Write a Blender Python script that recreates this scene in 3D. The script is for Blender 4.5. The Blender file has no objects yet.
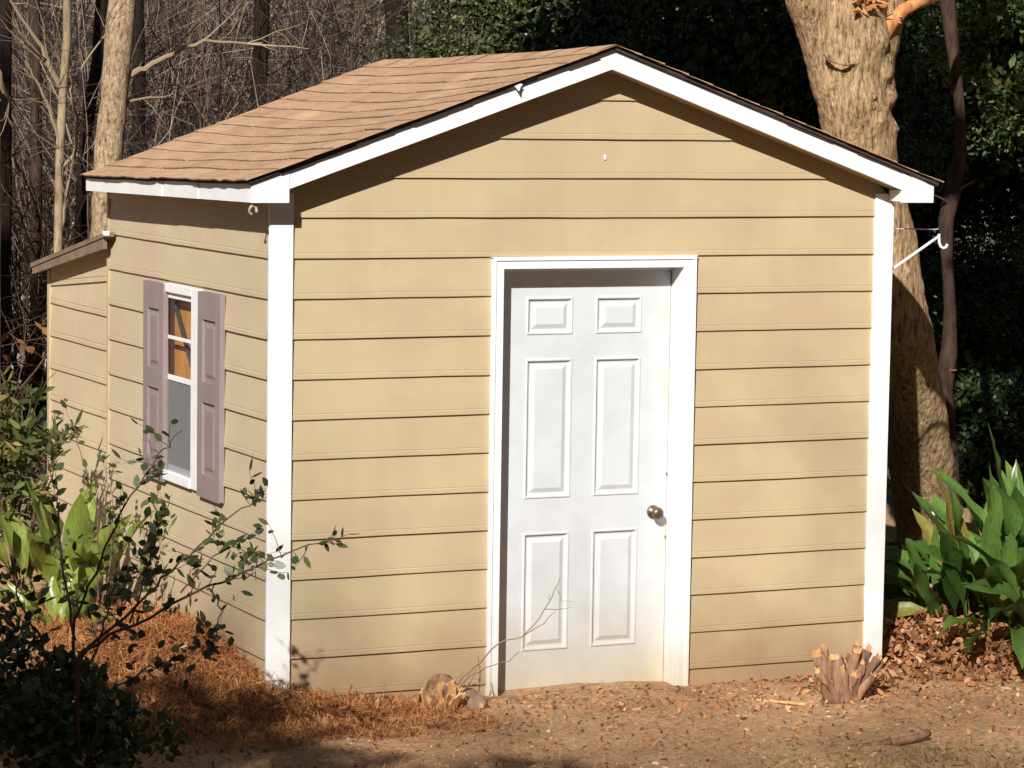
import bpy, bmesh, math, random
import numpy as np
from mathutils import Vector, Matrix, noise
random.seed(7); rng = np.random.default_rng(7)
S = bpy.context.scene; C = S.collection
R = math.radians

# ---------------------------------------------------------------- camera
FPX, PY = 2996.47, 383.76
CAM = Vector((-4.84817, -13.15285, 2.86511))
RM = Matrix(((0.90770073, 0.41883408, 0.02563991), (-0.41933826, 0.90316894, 0.09187647), (0.01532383, -0.09414814, 0.99544026)))
cd = bpy.data.cameras.new('camera'); cam = bpy.data.objects.new('camera', cd); C.objects.link(cam)
cd.sensor_width = 36; cd.lens = FPX / 1024 * 36; cd.clip_start = .1; cd.clip_end = 2000
rt, fw, up = RM.col[0], RM.col[1], RM.col[2]
m = Matrix((rt, up, -fw)).transposed().to_4x4(); m.translation = CAM; cam.matrix_world = m
S.camera = cam
def at(u, v, y=None, x=None, z=None):
    """world point on the given plane seen at photograph position u, v"""
    d = RM @ Vector(((u - 512) / FPX, 1, -(v - PY) / FPX))
    if y is not None: t = (y - CAM.y) / d.y
    elif x is not None: t = (x - CAM.x) / d.x
    else: t = (z - CAM.z) / d.z
    return CAM + d * t

# ---------------------------------------------------------------- materials
def newmat(name):
    mt = bpy.data.materials.new(name); mt.use_nodes = True
    nt = mt.node_tree; nt.nodes.clear()
    out = nt.nodes.new('ShaderNodeOutputMaterial')
    return mt, nt, out
def N(nt, typ, **kw):
    n = nt.nodes.new(typ)
    for k, v in kw.items():
        if k in n.inputs.keys(): n.inputs[k].default_value = v
        else: setattr(n, k, v)
    return n
def ramp(nt, fac, stops):
    r = nt.nodes.new('ShaderNodeValToRGB'); e = r.color_ramp.elements
    while len(e) < len(stops): e.new(.5)
    for el, (p, c) in zip(e, stops): el.position = p; el.color = (*c, 1)
    nt.links.new(fac, r.inputs['Fac']); return r.outputs['Color']
def coords(nt, scale=(1, 1, 1)):
    t = N(nt, 'ShaderNodeNewGeometry'); mp = N(nt, 'ShaderNodeMapping'); mp.inputs['Scale'].default_value = scale
    nt.links.new(t.outputs['Position'], mp.inputs['Vector']); return mp.outputs['Vector']
def noisef(nt, vec, scale, detail=6, rough=.6):
    n = N(nt, 'ShaderNodeTexNoise', Scale=scale, Detail=detail, Roughness=rough); nt.links.new(vec, n.inputs['Vector']); return n.outputs['Fac']
def mixc(nt, fac, a, b, typ='MIX'):
    x = N(nt, 'ShaderNodeMix', data_type='RGBA', blend_type=typ)
    if isinstance(fac, float): x.inputs[0].default_value = fac
    else: nt.links.new(fac, x.inputs[0])
    for s, i in ((a, 6), (b, 7)):
        if isinstance(s, tuple): x.inputs[i].default_value = (*s, 1)
        else: nt.links.new(s, x.inputs[i])
    return x.outputs[2]
def principled(nt, out, col, rough=.7, bump=None, bstr=.3, bdist=.01, spec=.3, metal=0.):
    b = N(nt, 'ShaderNodeBsdfPrincipled')
    if isinstance(col, tuple): b.inputs['Base Color'].default_value = (*col, 1)
    else: nt.links.new(col, b.inputs['Base Color'])
    if isinstance(rough, float): b.inputs['Roughness'].default_value = rough
    else: nt.links.new(rough, b.inputs['Roughness'])
    b.inputs['Specular IOR Level'].default_value = spec; b.inputs['Metallic'].default_value = metal
    if bump is not None:
        bp = N(nt, 'ShaderNodeBump', Strength=bstr, Distance=bdist); nt.links.new(bump, bp.inputs['Height']); nt.links.new(bp.outputs['Normal'], b.inputs['Normal'])
    nt.links.new(b.outputs[0], out.inputs['Surface']); return b
def island(nt):
    g = N(nt, 'ShaderNodeNewGeometry'); return g.outputs['Random Per Island']
def noisy(name, stops, scale=3., stretch=(1, 1, 1), rough=.75, bscale=None, bstr=.3, bdist=.01, spec=.25, detail=7):
    mt, nt, out = newmat(name); v = coords(nt, stretch)
    f = noisef(nt, v, scale, detail)
    c = ramp(nt, f, stops)
    principled(nt, out, c, rough, noisef(nt, v, bscale, 8) if bscale else None, bstr, bdist, spec); return mt
def leafy(name, stops, rough=.5, trans=.3, spec=.4):
    mt, nt, out = newmat(name)
    c = ramp(nt, island(nt), stops)
    b = N(nt, 'ShaderNodeBsdfPrincipled', Roughness=rough); b.inputs['Specular IOR Level'].default_value = spec
    nt.links.new(c, b.inputs['Base Color'])
    t = N(nt, 'ShaderNodeBsdfTranslucent'); nt.links.new(c, t.inputs['Color'])
    mx = N(nt, 'ShaderNodeMixShader'); mx.inputs[0].default_value = trans
    nt.links.new(b.outputs[0], mx.inputs[1]); nt.links.new(t.outputs[0], mx.inputs[2]); nt.links.new(mx.outputs[0], out.inputs['Surface'])
    return mt

def mat_siding(name, base, soil):
    mt, nt, out = newmat(name); v = coords(nt)
    c = ramp(nt, noisef(nt, v, 1.3, 4), [(.3, tuple(x * .93 for x in base)), (.7, tuple(min(1, x * 1.05) for x in base))])
    # soft random patches of pinker, duller tone
    pk = ramp(nt, noisef(nt, coords(nt, (1, 1, 1.6)), 1.9, 5, .55), [(.42, (0, 0, 0)), (.66, (.8, .8, .8))])
    c = mixc(nt, pk, c, (base[0] * .92, base[1] * .86, base[2] * .92))
    # splashed earth on the lowest boards, with a ragged upper edge
    g = N(nt, 'ShaderNodeNewGeometry'); sx = N(nt, 'ShaderNodeSeparateXYZ'); nt.links.new(g.outputs['Position'], sx.inputs[0])
    nz = noisef(nt, v, 5., 6)
    ma = N(nt, 'ShaderNodeMath', operation='MULTIPLY_ADD'); nt.links.new(nz, ma.inputs[0]); ma.inputs[1].default_value = -.5; nt.links.new(sx.outputs['Z'], ma.inputs[2])
    mr = N(nt, 'ShaderNodeMapRange'); nt.links.new(ma.outputs[0], mr.inputs[0]); mr.inputs[1].default_value = .2; mr.inputs[2].default_value = -.28; mr.inputs[3].default_value = 0; mr.inputs[4].default_value = .75
    c = mixc(nt, mr.outputs[0], c, soil)
    # weather streaks
    st = ramp(nt, noisef(nt, coords(nt, (9, 9, .7)), 1.5, 5), [(.35, (.9, .88, .86)), (.6, (1, 1, 1))])
    c = mixc(nt, .25, c, st, 'MULTIPLY')
    principled(nt, out, c, .55, noisef(nt, coords(nt, (6, 6, 30)), 6, 5), .06, .004, .3); return mt
SOIL = (.33, .2, .11)
M = {}
M['siding'] = mat_siding('tan_paint', (.482, .388, .236), SOIL)
M['sidingL'] = mat_siding('faded_tan_paint', (.535, .435, .285), SOIL)  # paler, duller tan; its lightness makes up for weaker sun on the left
def mat_white(name, dirty=False):
    mt, nt, out = newmat(name); v = coords(nt)
    c = ramp(nt, noisef(nt, v, 7., 6), [(.3, (.535, .56, .58)), (.6, (.585, .61, .63))] if dirty else [(.3, (.73, .735, .74)), (.6, (.8, .805, .81))])
    g = N(nt, 'ShaderNodeNewGeometry'); sx = N(nt, 'ShaderNodeSeparateXYZ'); nt.links.new(g.outputs['Position'], sx.inputs[0])
    ma = N(nt, 'ShaderNodeMath', operation='MULTIPLY_ADD'); nt.links.new(noisef(nt, v, 6., 7, .7), ma.inputs[0]); ma.inputs[1].default_value = -.45; nt.links.new(sx.outputs['Z'], ma.inputs[2])
    mr = N(nt, 'ShaderNodeMapRange'); nt.links.new(ma.outputs[0], mr.inputs[0]); mr.inputs[1].default_value = .2 if dirty else .0; mr.inputs[2].default_value = -.35; mr.inputs[3].default_value = 0; mr.inputs[4].default_value = .75
    c = mixc(nt, mr.outputs[0], c, (.5, .4, .22))
    if dirty:   # yellowed grime by the latch edge, and scuffs
        mr2 = N(nt, 'ShaderNodeMapRange'); nt.links.new(sx.outputs['X'], mr2.inputs[0]); mr2.inputs[1].default_value = 2.06; mr2.inputs[2].default_value = 2.15
        k = ramp(nt, noisef(nt, coords(nt, (3, 1, 1.2)), 5., 6), [(.45, (0, 0, 0)), (.72, (.6, .6, .6))])
        mm = N(nt, 'ShaderNodeMath', operation='MULTIPLY'); nt.links.new(mr2.outputs[0], mm.inputs[0]); nt.links.new(k, mm.inputs[1])
        c = mixc(nt, mm.outputs[0], c, (.62, .48, .25))
        sc = ramp(nt, noisef(nt, coords(nt, (1, 1, 4)), 16., 3), [(.7, (0, 0, 0)), (.76, (.35, .35, .35))])
        c = mixc(nt, sc, c, (.42, .4, .36))
    principled(nt, out, c, .4, noisef(nt, v, 40., 4), .03, .003, .4); return mt
M['white'] = mat_white('white_paint'); M['door'] = mat_white('white_door_paint', True)
M['soffit'] = noisy('tan_soffit_paint', [(.3, (.36, .26, .16)), (.7, (.42, .31, .19))], 4, rough=.7)
M['shutter'] = noisy('mauve_shutter_plastic', [(.3, (.23, .175, .18)), (.7, (.28, .215, .22))], 5, (1, 1, .3), .55, 30, .1, .003)
def mat_shingle():
    mt, nt, out = newmat('brown_shingles'); v = coords(nt)
    c = ramp(nt, island(nt), [(0, (.50, .32, .205)), (.35, (.56, .37, .24)), (.7, (.53, .345, .22)), (1, (.62, .42, .275))])
    c = mixc(nt, .6, c, ramp(nt, noisef(nt, coords(nt, (7, 1.2, 7)), 3., 6, .7), [(.36, (.76, .7, .66)), (.55, (1.05, 1.05, 1.05)), (.7, (1.2, 1.2, 1.2))]), 'MULTIPLY')
    gr = ramp(nt, noisef(nt, v, 160., 3, .8), [(.3, (.55, .5, .47)), (.7, (1.15, 1.13, 1.1))])
    c = mixc(nt, .8, c, gr, 'MULTIPLY')
    st = ramp(nt, noisef(nt, v, 2.6, 5), [(.35, (.88, .84, .81)), (.62, (1.05, 1.05, 1.05))])
    c = mixc(nt, .7, c, st, 'MULTIPLY')
    principled(nt, out, c, .95, noisef(nt, v, 220., 3), .5, .003, .1); return mt
M['shingle'] = mat_shingle()
M['felt'] = noisy('black_roof_edge', [(.3, (.035, .027, .025)), (.7, (.075, .058, .052))], 20, rough=.9)
M['butt'] = noisy('asphalt_shingle_edge', [(.3, (.08, .055, .04)), (.7, (.26, .165, .105))], 14, rough=.95)
M['brass'] = noisy('antique_brass', [(.3, (.14, .108, .068)), (.7, (.25, .19, .115))], 30, rough=.42); 
M['brass'].node_tree.nodes['Principled BSDF'].inputs['Metallic'].default_value = .85
M['brown'] = noisy('weathered_brown_board', [(.3, (.16, .105, .07)), (.7, (.27, .185, .125))], 6, rough=.8)
M['metal'] = noisy('white_enamelled_metal', [(.3, (.72, .75, .74)), (.7, (.8, .82, .81))], 20, rough=.4)
M['wire'] = noisy('grey_wire', [(.3, (.45, .42, .4)), (.7, (.6, .57, .55))], 20, rough=.4)
M['tape'] = noisy('aluminium_flashing', [(.3, (.4, .42, .44)), (.7, (.62, .64, .66))], 12, rough=.4)
M['nest'] = noisy('dry_mud', [(.3, (.3, .24, .18)), (.7, (.5, .42, .34))], 60, rough=.95)
M['dark'] = noisy('dark_timber', [(.3, (.03, .024, .02)), (.7, (.06, .048, .04))], 6, rough=.9)
M['ply'] = noisy('orange_plywood', [(.3, (.5, .2, .05)), (.55, (.66, .3, .08)), (.75, (.42, .2, .08))], 3, (3, 3, .8), .7)
def mat_glass():
    mt, nt, out = newmat('window_glass')
    t = N(nt, 'ShaderNodeBsdfTransparent'); t.inputs[0].default_value = (.9, .93, .92, 1)
    g = N(nt, 'ShaderNodeBsdfGlossy', Roughness=.02)
    f = N(nt, 'ShaderNodeLayerWeight', Blend=.5); mx = N(nt, 'ShaderNodeMixShader')
    pw = N(nt, 'ShaderNodeMath', operation='POWER'); nt.links.new(f.outputs['Facing'], pw.inputs[0]); pw.inputs[1].default_value = 5
    ad = N(nt, 'ShaderNodeMath', operation='MULTIPLY_ADD'); nt.links.new(pw.outputs[0], ad.inputs[0]); ad.inputs[1].default_value = .95; ad.inputs[2].default_value = .05
    nt.links.new(ad.outputs[0], mx.inputs[0]); nt.links.new(t.outputs[0], mx.inputs[1]); nt.links.new(g.outputs[0], mx.inputs[2]); nt.links.new(mx.outputs[0], out.inputs[0]); return mt
M['glass'] = mat_glass()
def mat_screen():
    mt, nt, out = newmat('insect_screen')
    t = N(nt, 'ShaderNodeBsdfTransparent'); d = N(nt, 'ShaderNodeBsdfDiffuse'); d.inputs[0].default_value = (.27, .28, .28, 1)
    mx = N(nt, 'ShaderNodeMixShader'); mx.inputs[0].default_value = .62
    nt.links.new(t.outputs[0], mx.inputs[1]); nt.links.new(d.outputs[0], mx.inputs[2]); nt.links.new(mx.outputs[0], out.inputs[0]); return mt
M['screen'] = mat_screen()
def mat_ground():
    mt, nt, out = newmat('brown_earth'); v = coords(nt)
    c = ramp(nt, noisef(nt, v, 1.1, 9, .68), [(.3, (.31, .175, .09)), (.48, (.50, .295, .16)), (.62, (.57, .35, .2)), (.75, (.44, .26, .145))])
    fine = ramp(nt, noisef(nt, v, 38., 6, .75), [(.34, (.36, .33, .31)), (.52, (1, 1, 1)), (.68, (1.45, 1.4, 1.35))])
    c = mixc(nt, .75, c, fine, 'MULTIPLY')
    # mossy patch and trodden greenish ground nearer the camera
    gp = ramp(nt, noisef(nt, v, 2.2, 5), [(.55, (0, 0, 0)), (.72, (.4, .4, .4))])
    c = mixc(nt, gp, c, (.27, .21, .11))
    # woodland floor further back: grey-mauve leaf litter
    g = N(nt, 'ShaderNodeNewGeometry'); sx = N(nt, 'ShaderNodeSeparateXYZ'); nt.links.new(g.outputs['Position'], sx.inputs[0])
    mr = N(nt, 'ShaderNodeMapRange'); nt.links.new(sx.outputs['Y'], mr.inputs[0]); mr.inputs[1].default_value = 4; mr.inputs[2].default_value = 9
    vo = N(nt, 'ShaderNodeTexVoronoi', Scale=7.); nt.links.new(v, vo.inputs['Vector'])
    lit = ramp(nt, vo.outputs['Color'], [(.1, (.13, .095, .085)), (.4, (.24, .185, .165)), (.7, (.33, .27, .245)), (.9, (.4, .35, .33))])
    lit = mixc(nt, .6, lit, ramp(nt, noisef(nt, v, 1.2, 8, .7), [(.35, (.45, .42, .42)), (.65, (1.1, 1.08, 1.06))]), 'MULTIPLY')
    c = mixc(nt, mr.outputs[0], c, lit)
    principled(nt, out, c, .95, noisef(nt, v, 28., 10, .75), .7, .03, .1); return mt
M['ground'] = mat_ground()
M['bark_big'] = None
def mat_bark(name, stops, vscale=(14, 14, 2.2), bstr=.8, bdist=.03, spot=None):
    mt, nt, out = newmat(name)
    v = coords(nt, vscale); f = noisef(nt, v, 1.6, 9, .7)
    c = ramp(nt, f, stops)
    big = ramp(nt, noisef(nt, coords(nt, (1, 1, .6)), 4., 5), [(.35, (.7, .68, .66)), (.65, (1.08, 1.07, 1.05))])
    c = mixc(nt, .8, c, big, 'MULTIPLY')
    c = mixc(nt, .75, c, ramp(nt, noisef(nt, coords(nt, tuple(x * 2.6 for x in vscale)), 1.6, 6, .75), [(.38, (.42, .37, .33)), (.52, (1, 1, 1)), (.7, (1.15, 1.14, 1.12))]), 'MULTIPLY')
    if spot: c = mixc(nt, ramp(nt, noisef(nt, coords(nt), 9., 4), [(.6, (0, 0, 0)), (.7, (.6, .6, .6))]), c, spot)
    principled(nt, out, c, .9, f, bstr, bdist, .15); return mt
M['bark_big'] = mat_bark('ridged_tan_bark', [(.36, (.12, .07, .038)), (.46, (.42, .28, .155)), (.58, (.62, .43, .255)), (.75, (.72, .54, .345))], (30, 30, 6), bstr=1., bdist=.03)
M['bark_tan'] = mat_bark('pale_scaly_bark', [(.36, (.16, .10, .06)), (.46, (.46, .325, .205)), (.62, (.64, .48, .31))], (22, 22, 9), 1., .035)
M['bark_sap'] = mat_bark('smooth_sapling_bark', [(.3, (.26, .19, .12)), (.6, (.38, .29, .18)), (.8, (.44, .36, .24))], (6, 6, 1.5), .3, .01)
M['bark_dark'] = mat_bark('dark_bark', [(.3, (.008, .006, .005)), (.55, (.022, .016, .013)), (.8, (.045, .033, .027))], (10, 10, 2), .8, .03)
M['bark_mid'] = mat_bark('brown_smooth_bark', [(.3, (.035, .022, .016)), (.55, (.065, .04, .03)), (.8, (.1, .062, .045))], (8, 8, 2), .4, .01)
M['torn'] = noisy('torn_orange_wood', [(.3, (.28, .09, .03)), (.5, (.5, .22, .08)), (.7, (.62, .36, .17))], 9, (4, 4, 1), .85, 40, .5, .01)
M['splinter'] = noisy('pale_splintered_wood', [(.3, (.36, .15, .06)), (.52, (.62, .35, .15)), (.75, (.7, .5, .28))], 14, (2, 2, 1), .85, 60, .5, .006)
M['stumpbark'] = noisy('brown_stump_bark', [(.3, (.1, .05, .03)), (.52, (.28, .15, .09)), (.75, (.42, .25, .15))], 9, (3, 3, .6), .9, 40, .6, .01)
M['twig'] = leafy('bare_twigs', [(0, (.014, .009, .009)), (.55, (.032, .022, .02)), (.74, (.085, .058, .047)), (.88, (.22, .16, .12)), (1, (.44, .34, .24))], .85, 0., .1)
M['twig_tan'] = leafy('tan_twigs', [(0, (.2, .14, .09)), (1, (.34, .26, .17))], .85, 0., .1)
M['twig_brown'] = leafy('brown_twigs', [(0, (.07, .04, .028)), (1, (.16, .1, .07))], .8, 0., .1)
M['holly'] = leafy('glossy_shrub_leaves', [(0, (.035, .05, .024)), (.45, (.07, .095, .034)), (.8, (.12, .15, .05)), (1, (.19, .19, .07))], .38, .25)
M['olive'] = leafy('olive_leaves', [(0, (.05, .07, .02)), (.5, (.1, .13, .035)), (.85, (.17, .19, .05)), (1, (.32, .2, .08))], .5, .3)
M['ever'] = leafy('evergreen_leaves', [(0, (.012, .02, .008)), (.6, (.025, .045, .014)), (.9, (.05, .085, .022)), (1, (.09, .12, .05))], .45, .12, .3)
M['ever3'] = leafy('sunlit_evergreen_leaves', [(0, (.02, .035, .012)), (.5, (.06, .1, .028)), (.85, (.13, .18, .05)), (.97, (.2, .22, .07)), (1, (.34, .17, .07))], .4, .3, .4)  # lighter copy of the evergreen green, brightened so the leaves look sunlit
M['ever2'] = leafy('olive_evergreen_leaves', [(0, (.03, .04, .014)), (.5, (.07, .085, .025)), (.85, (.13, .14, .045)), (1, (.22, .18, .09))], .45, .25)
M['orange'] = leafy('dry_orange_leaves', [(0, (.19, .065, .02)), (.4, (.36, .145, .045)), (.8, (.47, .23, .08)), (1, (.55, .33, .17))], .7, .3)
M['litter'] = leafy('fallen_leaves', [(0, (.15, .065, .03)), (.3, (.28, .12, .05)), (.6, (.46, .2, .08)), (.85, (.56, .3, .14)), (1, (.58, .42, .28))], .75, .15, .2)
M['greylitter'] = leafy('grey_fallen_leaves', [(0, (.05, .034, .032)), (.35, (.2, .15, .14)), (.7, (.44, .37, .35)), (1, (.7, .65, .63))], .8, .1, .2)
M['straw'] = leafy('pine_straw', [(0, (.2, .075, .028)), (.5, (.5, .2, .07)), (1, (.66, .34, .14))], .75, .1, .2)
M['pebble'] = leafy('pebbles_and_chips', [(0, (.12, .08, .055)), (.5, (.28, .19, .13)), (.85, (.4, .32, .25)), (1, (.6, .54, .46))], .85, 0., .2)
M['dry_grass'] = leafy('dry_grass_blades', [(0, (.13, .14, .04)), (.5, (.25, .21, .08)), (1, (.42, .32, .15))], .7, .3, .2)
def mat_blade(name, a, b, edge):
    mt, nt, out = newmat(name)
    c = ramp(nt, island(nt), [(0, a), (.6, b), (.93, tuple(x * 1.15 for x in b)), (1, edge)])
    v = noisef(nt, coords(nt, (3, 3, .16)), 30., 4)
    c = mixc(nt, .7, c, ramp(nt, v, [(.36, (.6, .64, .55)), (.62, (1.15, 1.14, 1.1))]), 'MULTIPLY')
    bb = N(nt, 'ShaderNodeBsdfPrincipled', Roughness=.3); bb.inputs['Specular IOR Level'].default_value = .5; nt.links.new(c, bb.inputs['Base Color'])
    t = N(nt, 'ShaderNodeBsdfTranslucent'); nt.links.new(c, t.inputs['Color'])
    mx = N(nt, 'ShaderNodeMixShader'); mx.inputs[0].default_value = .3
    nt.links.new(bb.outputs[0], mx.inputs[1]); nt.links.new(t.outputs[0], mx.inputs[2]); nt.links.new(mx.outputs[0], out.inputs['Surface']); return mt
M['blade_green'] = mat_blade('broad_green_blades', (.022, .062, .012), (.13, .23, .05), (.34, .25, .06))
M['blade_yellow'] = mat_blade('broad_yellow_green_blades', (.12, .19, .03), (.25, .3, .06), (.55, .4, .07))
M['rock'] = noisy('brown_rock', [(.3, (.2, .12, .08)), (.6, (.33, .215, .15)), (.8, (.4, .28, .2))], 8, rough=.9, bscale=30, bstr=.5)

# ---------------------------------------------------------------- mesh helpers
def tag(o, label=None, cat=None, group=None, kind=None):
    if label: o['label'] = label
    if cat: o['category'] = cat
    if group: o['group'] = group
    if kind: o['kind'] = kind
    return o
def thing(name, loc, label, cat, group=None):
    o = bpy.data.objects.new(name, None); C.objects.link(o); o.location = loc; o.empty_display_size = .1
    return tag(o, label, cat, group)
def wloc(p):
    v = Vector((0, 0, 0))
    while p is not None: v = v + p.location; p = p.parent
    return v
class MB:
    def __init__(s): s.v = []; s.f = []
    def add(s, vs, fs):
        n = len(s.v); s.v += [tuple(x) for x in vs]; s.f += [tuple(i + n for i in q) for q in fs]
    def box(s, lo, hi):
        x0, y0, z0 = lo; x1, y1, z1 = hi
        s.add([(x0, y0, z0), (x1, y0, z0), (x1, y1, z0), (x0, y1, z0), (x0, y0, z1), (x1, y0, z1), (x1, y1, z1), (x0, y1, z1)],
              [(0, 3, 2, 1), (4, 5, 6, 7), (0, 1, 5, 4), (1, 2, 6, 5), (2, 3, 7, 6), (3, 0, 4, 7)])
    def prism(s, poly, axis, a, b):
        """poly: list of 2-D points in the two other axes; axis 0 or 1 = direction of extrusion"""
        n = len(poly)
        mk = (lambda p, t: (t, p[0], p[1])) if axis == 0 else (lambda p, t: (p[0], t, p[1]))
        s.add([mk(p, a) for p in poly] + [mk(p, b) for p in poly],
              [tuple(range(n)), tuple(range(2 * n - 1, n - 1, -1))] + [((i + 1) % n, i, n + i, n + (i + 1) % n) for i in range(n)])
    def tube(s, pts, rad, n=6, cap=True, lump=0., lf=3., bumps=()):
        pts = [Vector(p) for p in pts]; base = len(s.v); k = len(pts)
        t0 = (pts[1] - pts[0]).normalized(); ref = Vector((1, 0, 0)) if abs(t0.x) < .8 else Vector((0, 1, 0))
        u = t0.cross(ref).normalized()
        for i, p in enumerate(pts):
            t = (pts[min(i + 1, k - 1)] - pts[max(i - 1, 0)]).normalized()
            u = (u - t * u.dot(t)).normalized(); w = t.cross(u)
            for j in range(n):
                a = 2 * math.pi * j / n; d = u * math.cos(a) + w * math.sin(a)
                r = rad[i]
                if lump: r *= 1 + lump * noise.noise((p + d * r) * lf) + lump * .5 * noise.noise((p + d * r) * lf * 3)
                q = p + d * r
                for bc, br, bh in bumps:
                    e = (q - Vector(bc)).length / br
                    if e < 2.5: q = q + d * bh * math.exp(-e * e)
                s.v.append(tuple(q))
        for i in range(k - 1):
            for j in range(n):
                a, b = base + i * n + j, base + i * n + (j + 1) % n
                s.f.append((a, b, b + n, a + n))
        if cap:
            s.f.append(tuple(base + j for j in reversed(range(n)))); s.f.append(tuple(base + (k - 1) * n + j for j in range(n)))
    def lathe(s, prof, org, ax, n=20):
        """prof: (distance along ax, radius)"""
        ax = Vector(ax).normalized(); u = ax.orthogonal().normalized(); w = ax.cross(u); base = len(s.v)
        for t, r in prof:
            for j in range(n):
                a = 2 * math.pi * j / n; s.v.append(tuple(Vector(org) + ax * t + (u * math.cos(a) + w * math.sin(a)) * r))
        for i in range(len(prof) - 1):
            for j in range(n):
                a, b = base + i * n + j, base + i * n + (j + 1) % n; s.f.append((a, b, b + n, a + n))
        s.f.append(tuple(base + j for j in reversed(range(n)))); s.f.append(tuple(base + (len(prof) - 1) * n + j for j in range(n)))
    def build(s, name, mt, parent=None, bevel=0, smooth=False, fixn=True):
        me = bpy.data.meshes.new(name); off = wloc(parent)
        me.from_pydata([(x - off.x, y - off.y, z - off.z) for x, y, z in s.v], [], s.f); me.update()
        if fixn:
            b = bmesh.new(); b.from_mesh(me); bmesh.ops.recalc_face_normals(b, faces=b.faces); b.to_mesh(me); b.free()
        if smooth: me.polygons.foreach_set('use_smooth', [True] * len(me.polygons))
        me.materials.append(mt); o = bpy.data.objects.new(name, me); C.objects.link(o); o.parent = parent
        if bevel:
            bv = o.modifiers.new('edge', 'BEVEL'); bv.width = bevel; bv.segments = 2; bv.limit_method = 'ANGLE'; bv.angle_limit = R(40)
        return o
def arr_mesh(name, verts, k, mt, parent=None, idx=None):
    """verts (n, m, 3): n pieces of m vertices; idx: faces (quads) inside one piece"""
    n, mm, _ = verts.shape; off = np.array(wloc(parent)); v = (verts - off).reshape(-1, 3).astype(np.float32)
    idx = np.array(idx if idx is not None else [list(range(mm))]); q = idx.shape[1]
    loops = (np.arange(n)[:, None, None] * mm + idx[None]).reshape(-1).astype(np.int32); nf = n * idx.shape[0]
    me = bpy.data.meshes.new(name); me.vertices.add(len(v)); me.vertices.foreach_set('co', v.ravel())
    me.loops.add(len(loops)); me.loops.foreach_set('vertex_index', loops)
    me.polygons.add(nf); me.polygons.foreach_set('loop_start', np.arange(nf, dtype=np.int32) * q); me.polygons.foreach_set('loop_total', np.full(nf, q, np.int32))
    me.update(calc_edges=True); me.materials.append(mt)
    o = bpy.data.objects.new(name, me); C.objects.link(o); o.parent = parent; return o
def unit(a): return a / np.maximum(np.linalg.norm(a, axis=1, keepdims=True), 1e-9)
LEAF_IDX = [[0, 1, 2, 5], [5, 2, 3, 4]]
def leaves(pos, length, width, bend=.25, dirs=None, flat=None, rnd=rng):
    """six-vertex leaves folded along the midrib; dirs: growing directions"""
    n = len(pos); d = unit(rnd.normal(size=(n, 3))) if dirs is None else unit(dirs)
    s = rnd.normal(size=(n, 3))
    if flat is not None: s[:, 2] *= flat
    s = unit(s - d * (s * d).sum(1, keepdims=True)); nn = np.cross(d, s)
    L = (length * rnd.uniform(.6, 1.3, n))[:, None]; Wd = (width * rnd.uniform(.7, 1.25, n))[:, None]; b = bend * L * rnd.uniform(-1, 1, (n, 1))
    v = np.empty((n, 6, 3))
    v[:, 0] = pos; v[:, 1] = pos + d * L * .35 + s * Wd * .5 + nn * b * .4; v[:, 2] = pos + d * L * .72 + s * Wd * .38 + nn * b * .8
    v[:, 3] = pos + d * L + nn * b; v[:, 4] = pos + d * L * .68 - s * Wd * .4 + nn * b * .5; v[:, 5] = pos + d * L * .3 - s * Wd * .48 + nn * b * .1
    return v
LEAF6 = [[0, 1, 2, 5], [5, 2, 4, 4]]
LEAFQ = [[0, 1, 2, 5], [2, 3, 4, 5]]
def leaf_obj(name, v, mt, parent=None): return arr_mesh(name, v, 6, mt, parent, LEAFQ)

# ---------------------------------------------------------------- ground
def sm(a, b, t):
    t = np.clip((t - a) / (b - a), 0, 1); return t * t * (3 - 2 * t)
def gz(x, y):
    x = np.asarray(x, float); y = np.asarray(y, float)
    z = -.024 * np.clip(x, 0, 3.2)
    z = z + .15 * sm(.35, -.1, x) * sm(-.5, .9, y) * (1 - .5 * sm(-.6, -1.8, x))
    z = z + .12 * sm(3.3, 4.3, x) * sm(-.4, .8, y)
    z = z + np.where(y > 7, .0085 * np.clip(y - 7, 0, 60) ** 1.75, 0) + .06 * np.clip(y - 67, 0, None)
    return z
def bumpy(x, y):
    return .018 * noise.noise((x * 2.1, y * 2.1, 1.3)) + .011 * noise.noise((x * 6, y * 6, 4.)) + .006 * noise.noise((x * 17, y * 17, 9.))
def axisv(lo, hi, step, far):
    a = list(np.arange(lo, hi, step)); b = []; d = step; v = hi
    while v < far: b.append(v); d *= 1.25; v += d
    c = []; d = step; v = lo
    while v > -far: d *= 1.25; v -= d; c.append(v)
    return np.array(c[::-1] + a + b)
xs, ys = axisv(-2.6, 5.6, .03, 420), axisv(-3.2, 1.2, .03, 420)
X, Y = np.meshgrid(xs, ys); Z = gz(X, Y)
for j in range(len(ys)):
    for i in range(len(xs)):
        x, y = xs[i], ys[j]
        if abs(x) < 40 and abs(y) < 60: Z[j, i] += bumpy(x, y) * (1 if y < 6 else 3)
nx = len(xs); gv = np.stack([X, Y, Z], -1).reshape(-1, 3)
ii = (np.arange(len(ys) - 1)[:, None] * nx + np.arange(nx - 1)[None]).ravel()
gf = np.stack([ii, ii + 1, ii + nx + 1, ii + nx], 1)
g = arr_mesh('ground', gv[None], 0, M['ground'], None, gf); tag(g, 'bare brown earth yard rising into a wooded slope', None, None, 'structure')
g.data.polygons.foreach_set('use_smooth', [True] * len(g.data.polygons))

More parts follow.
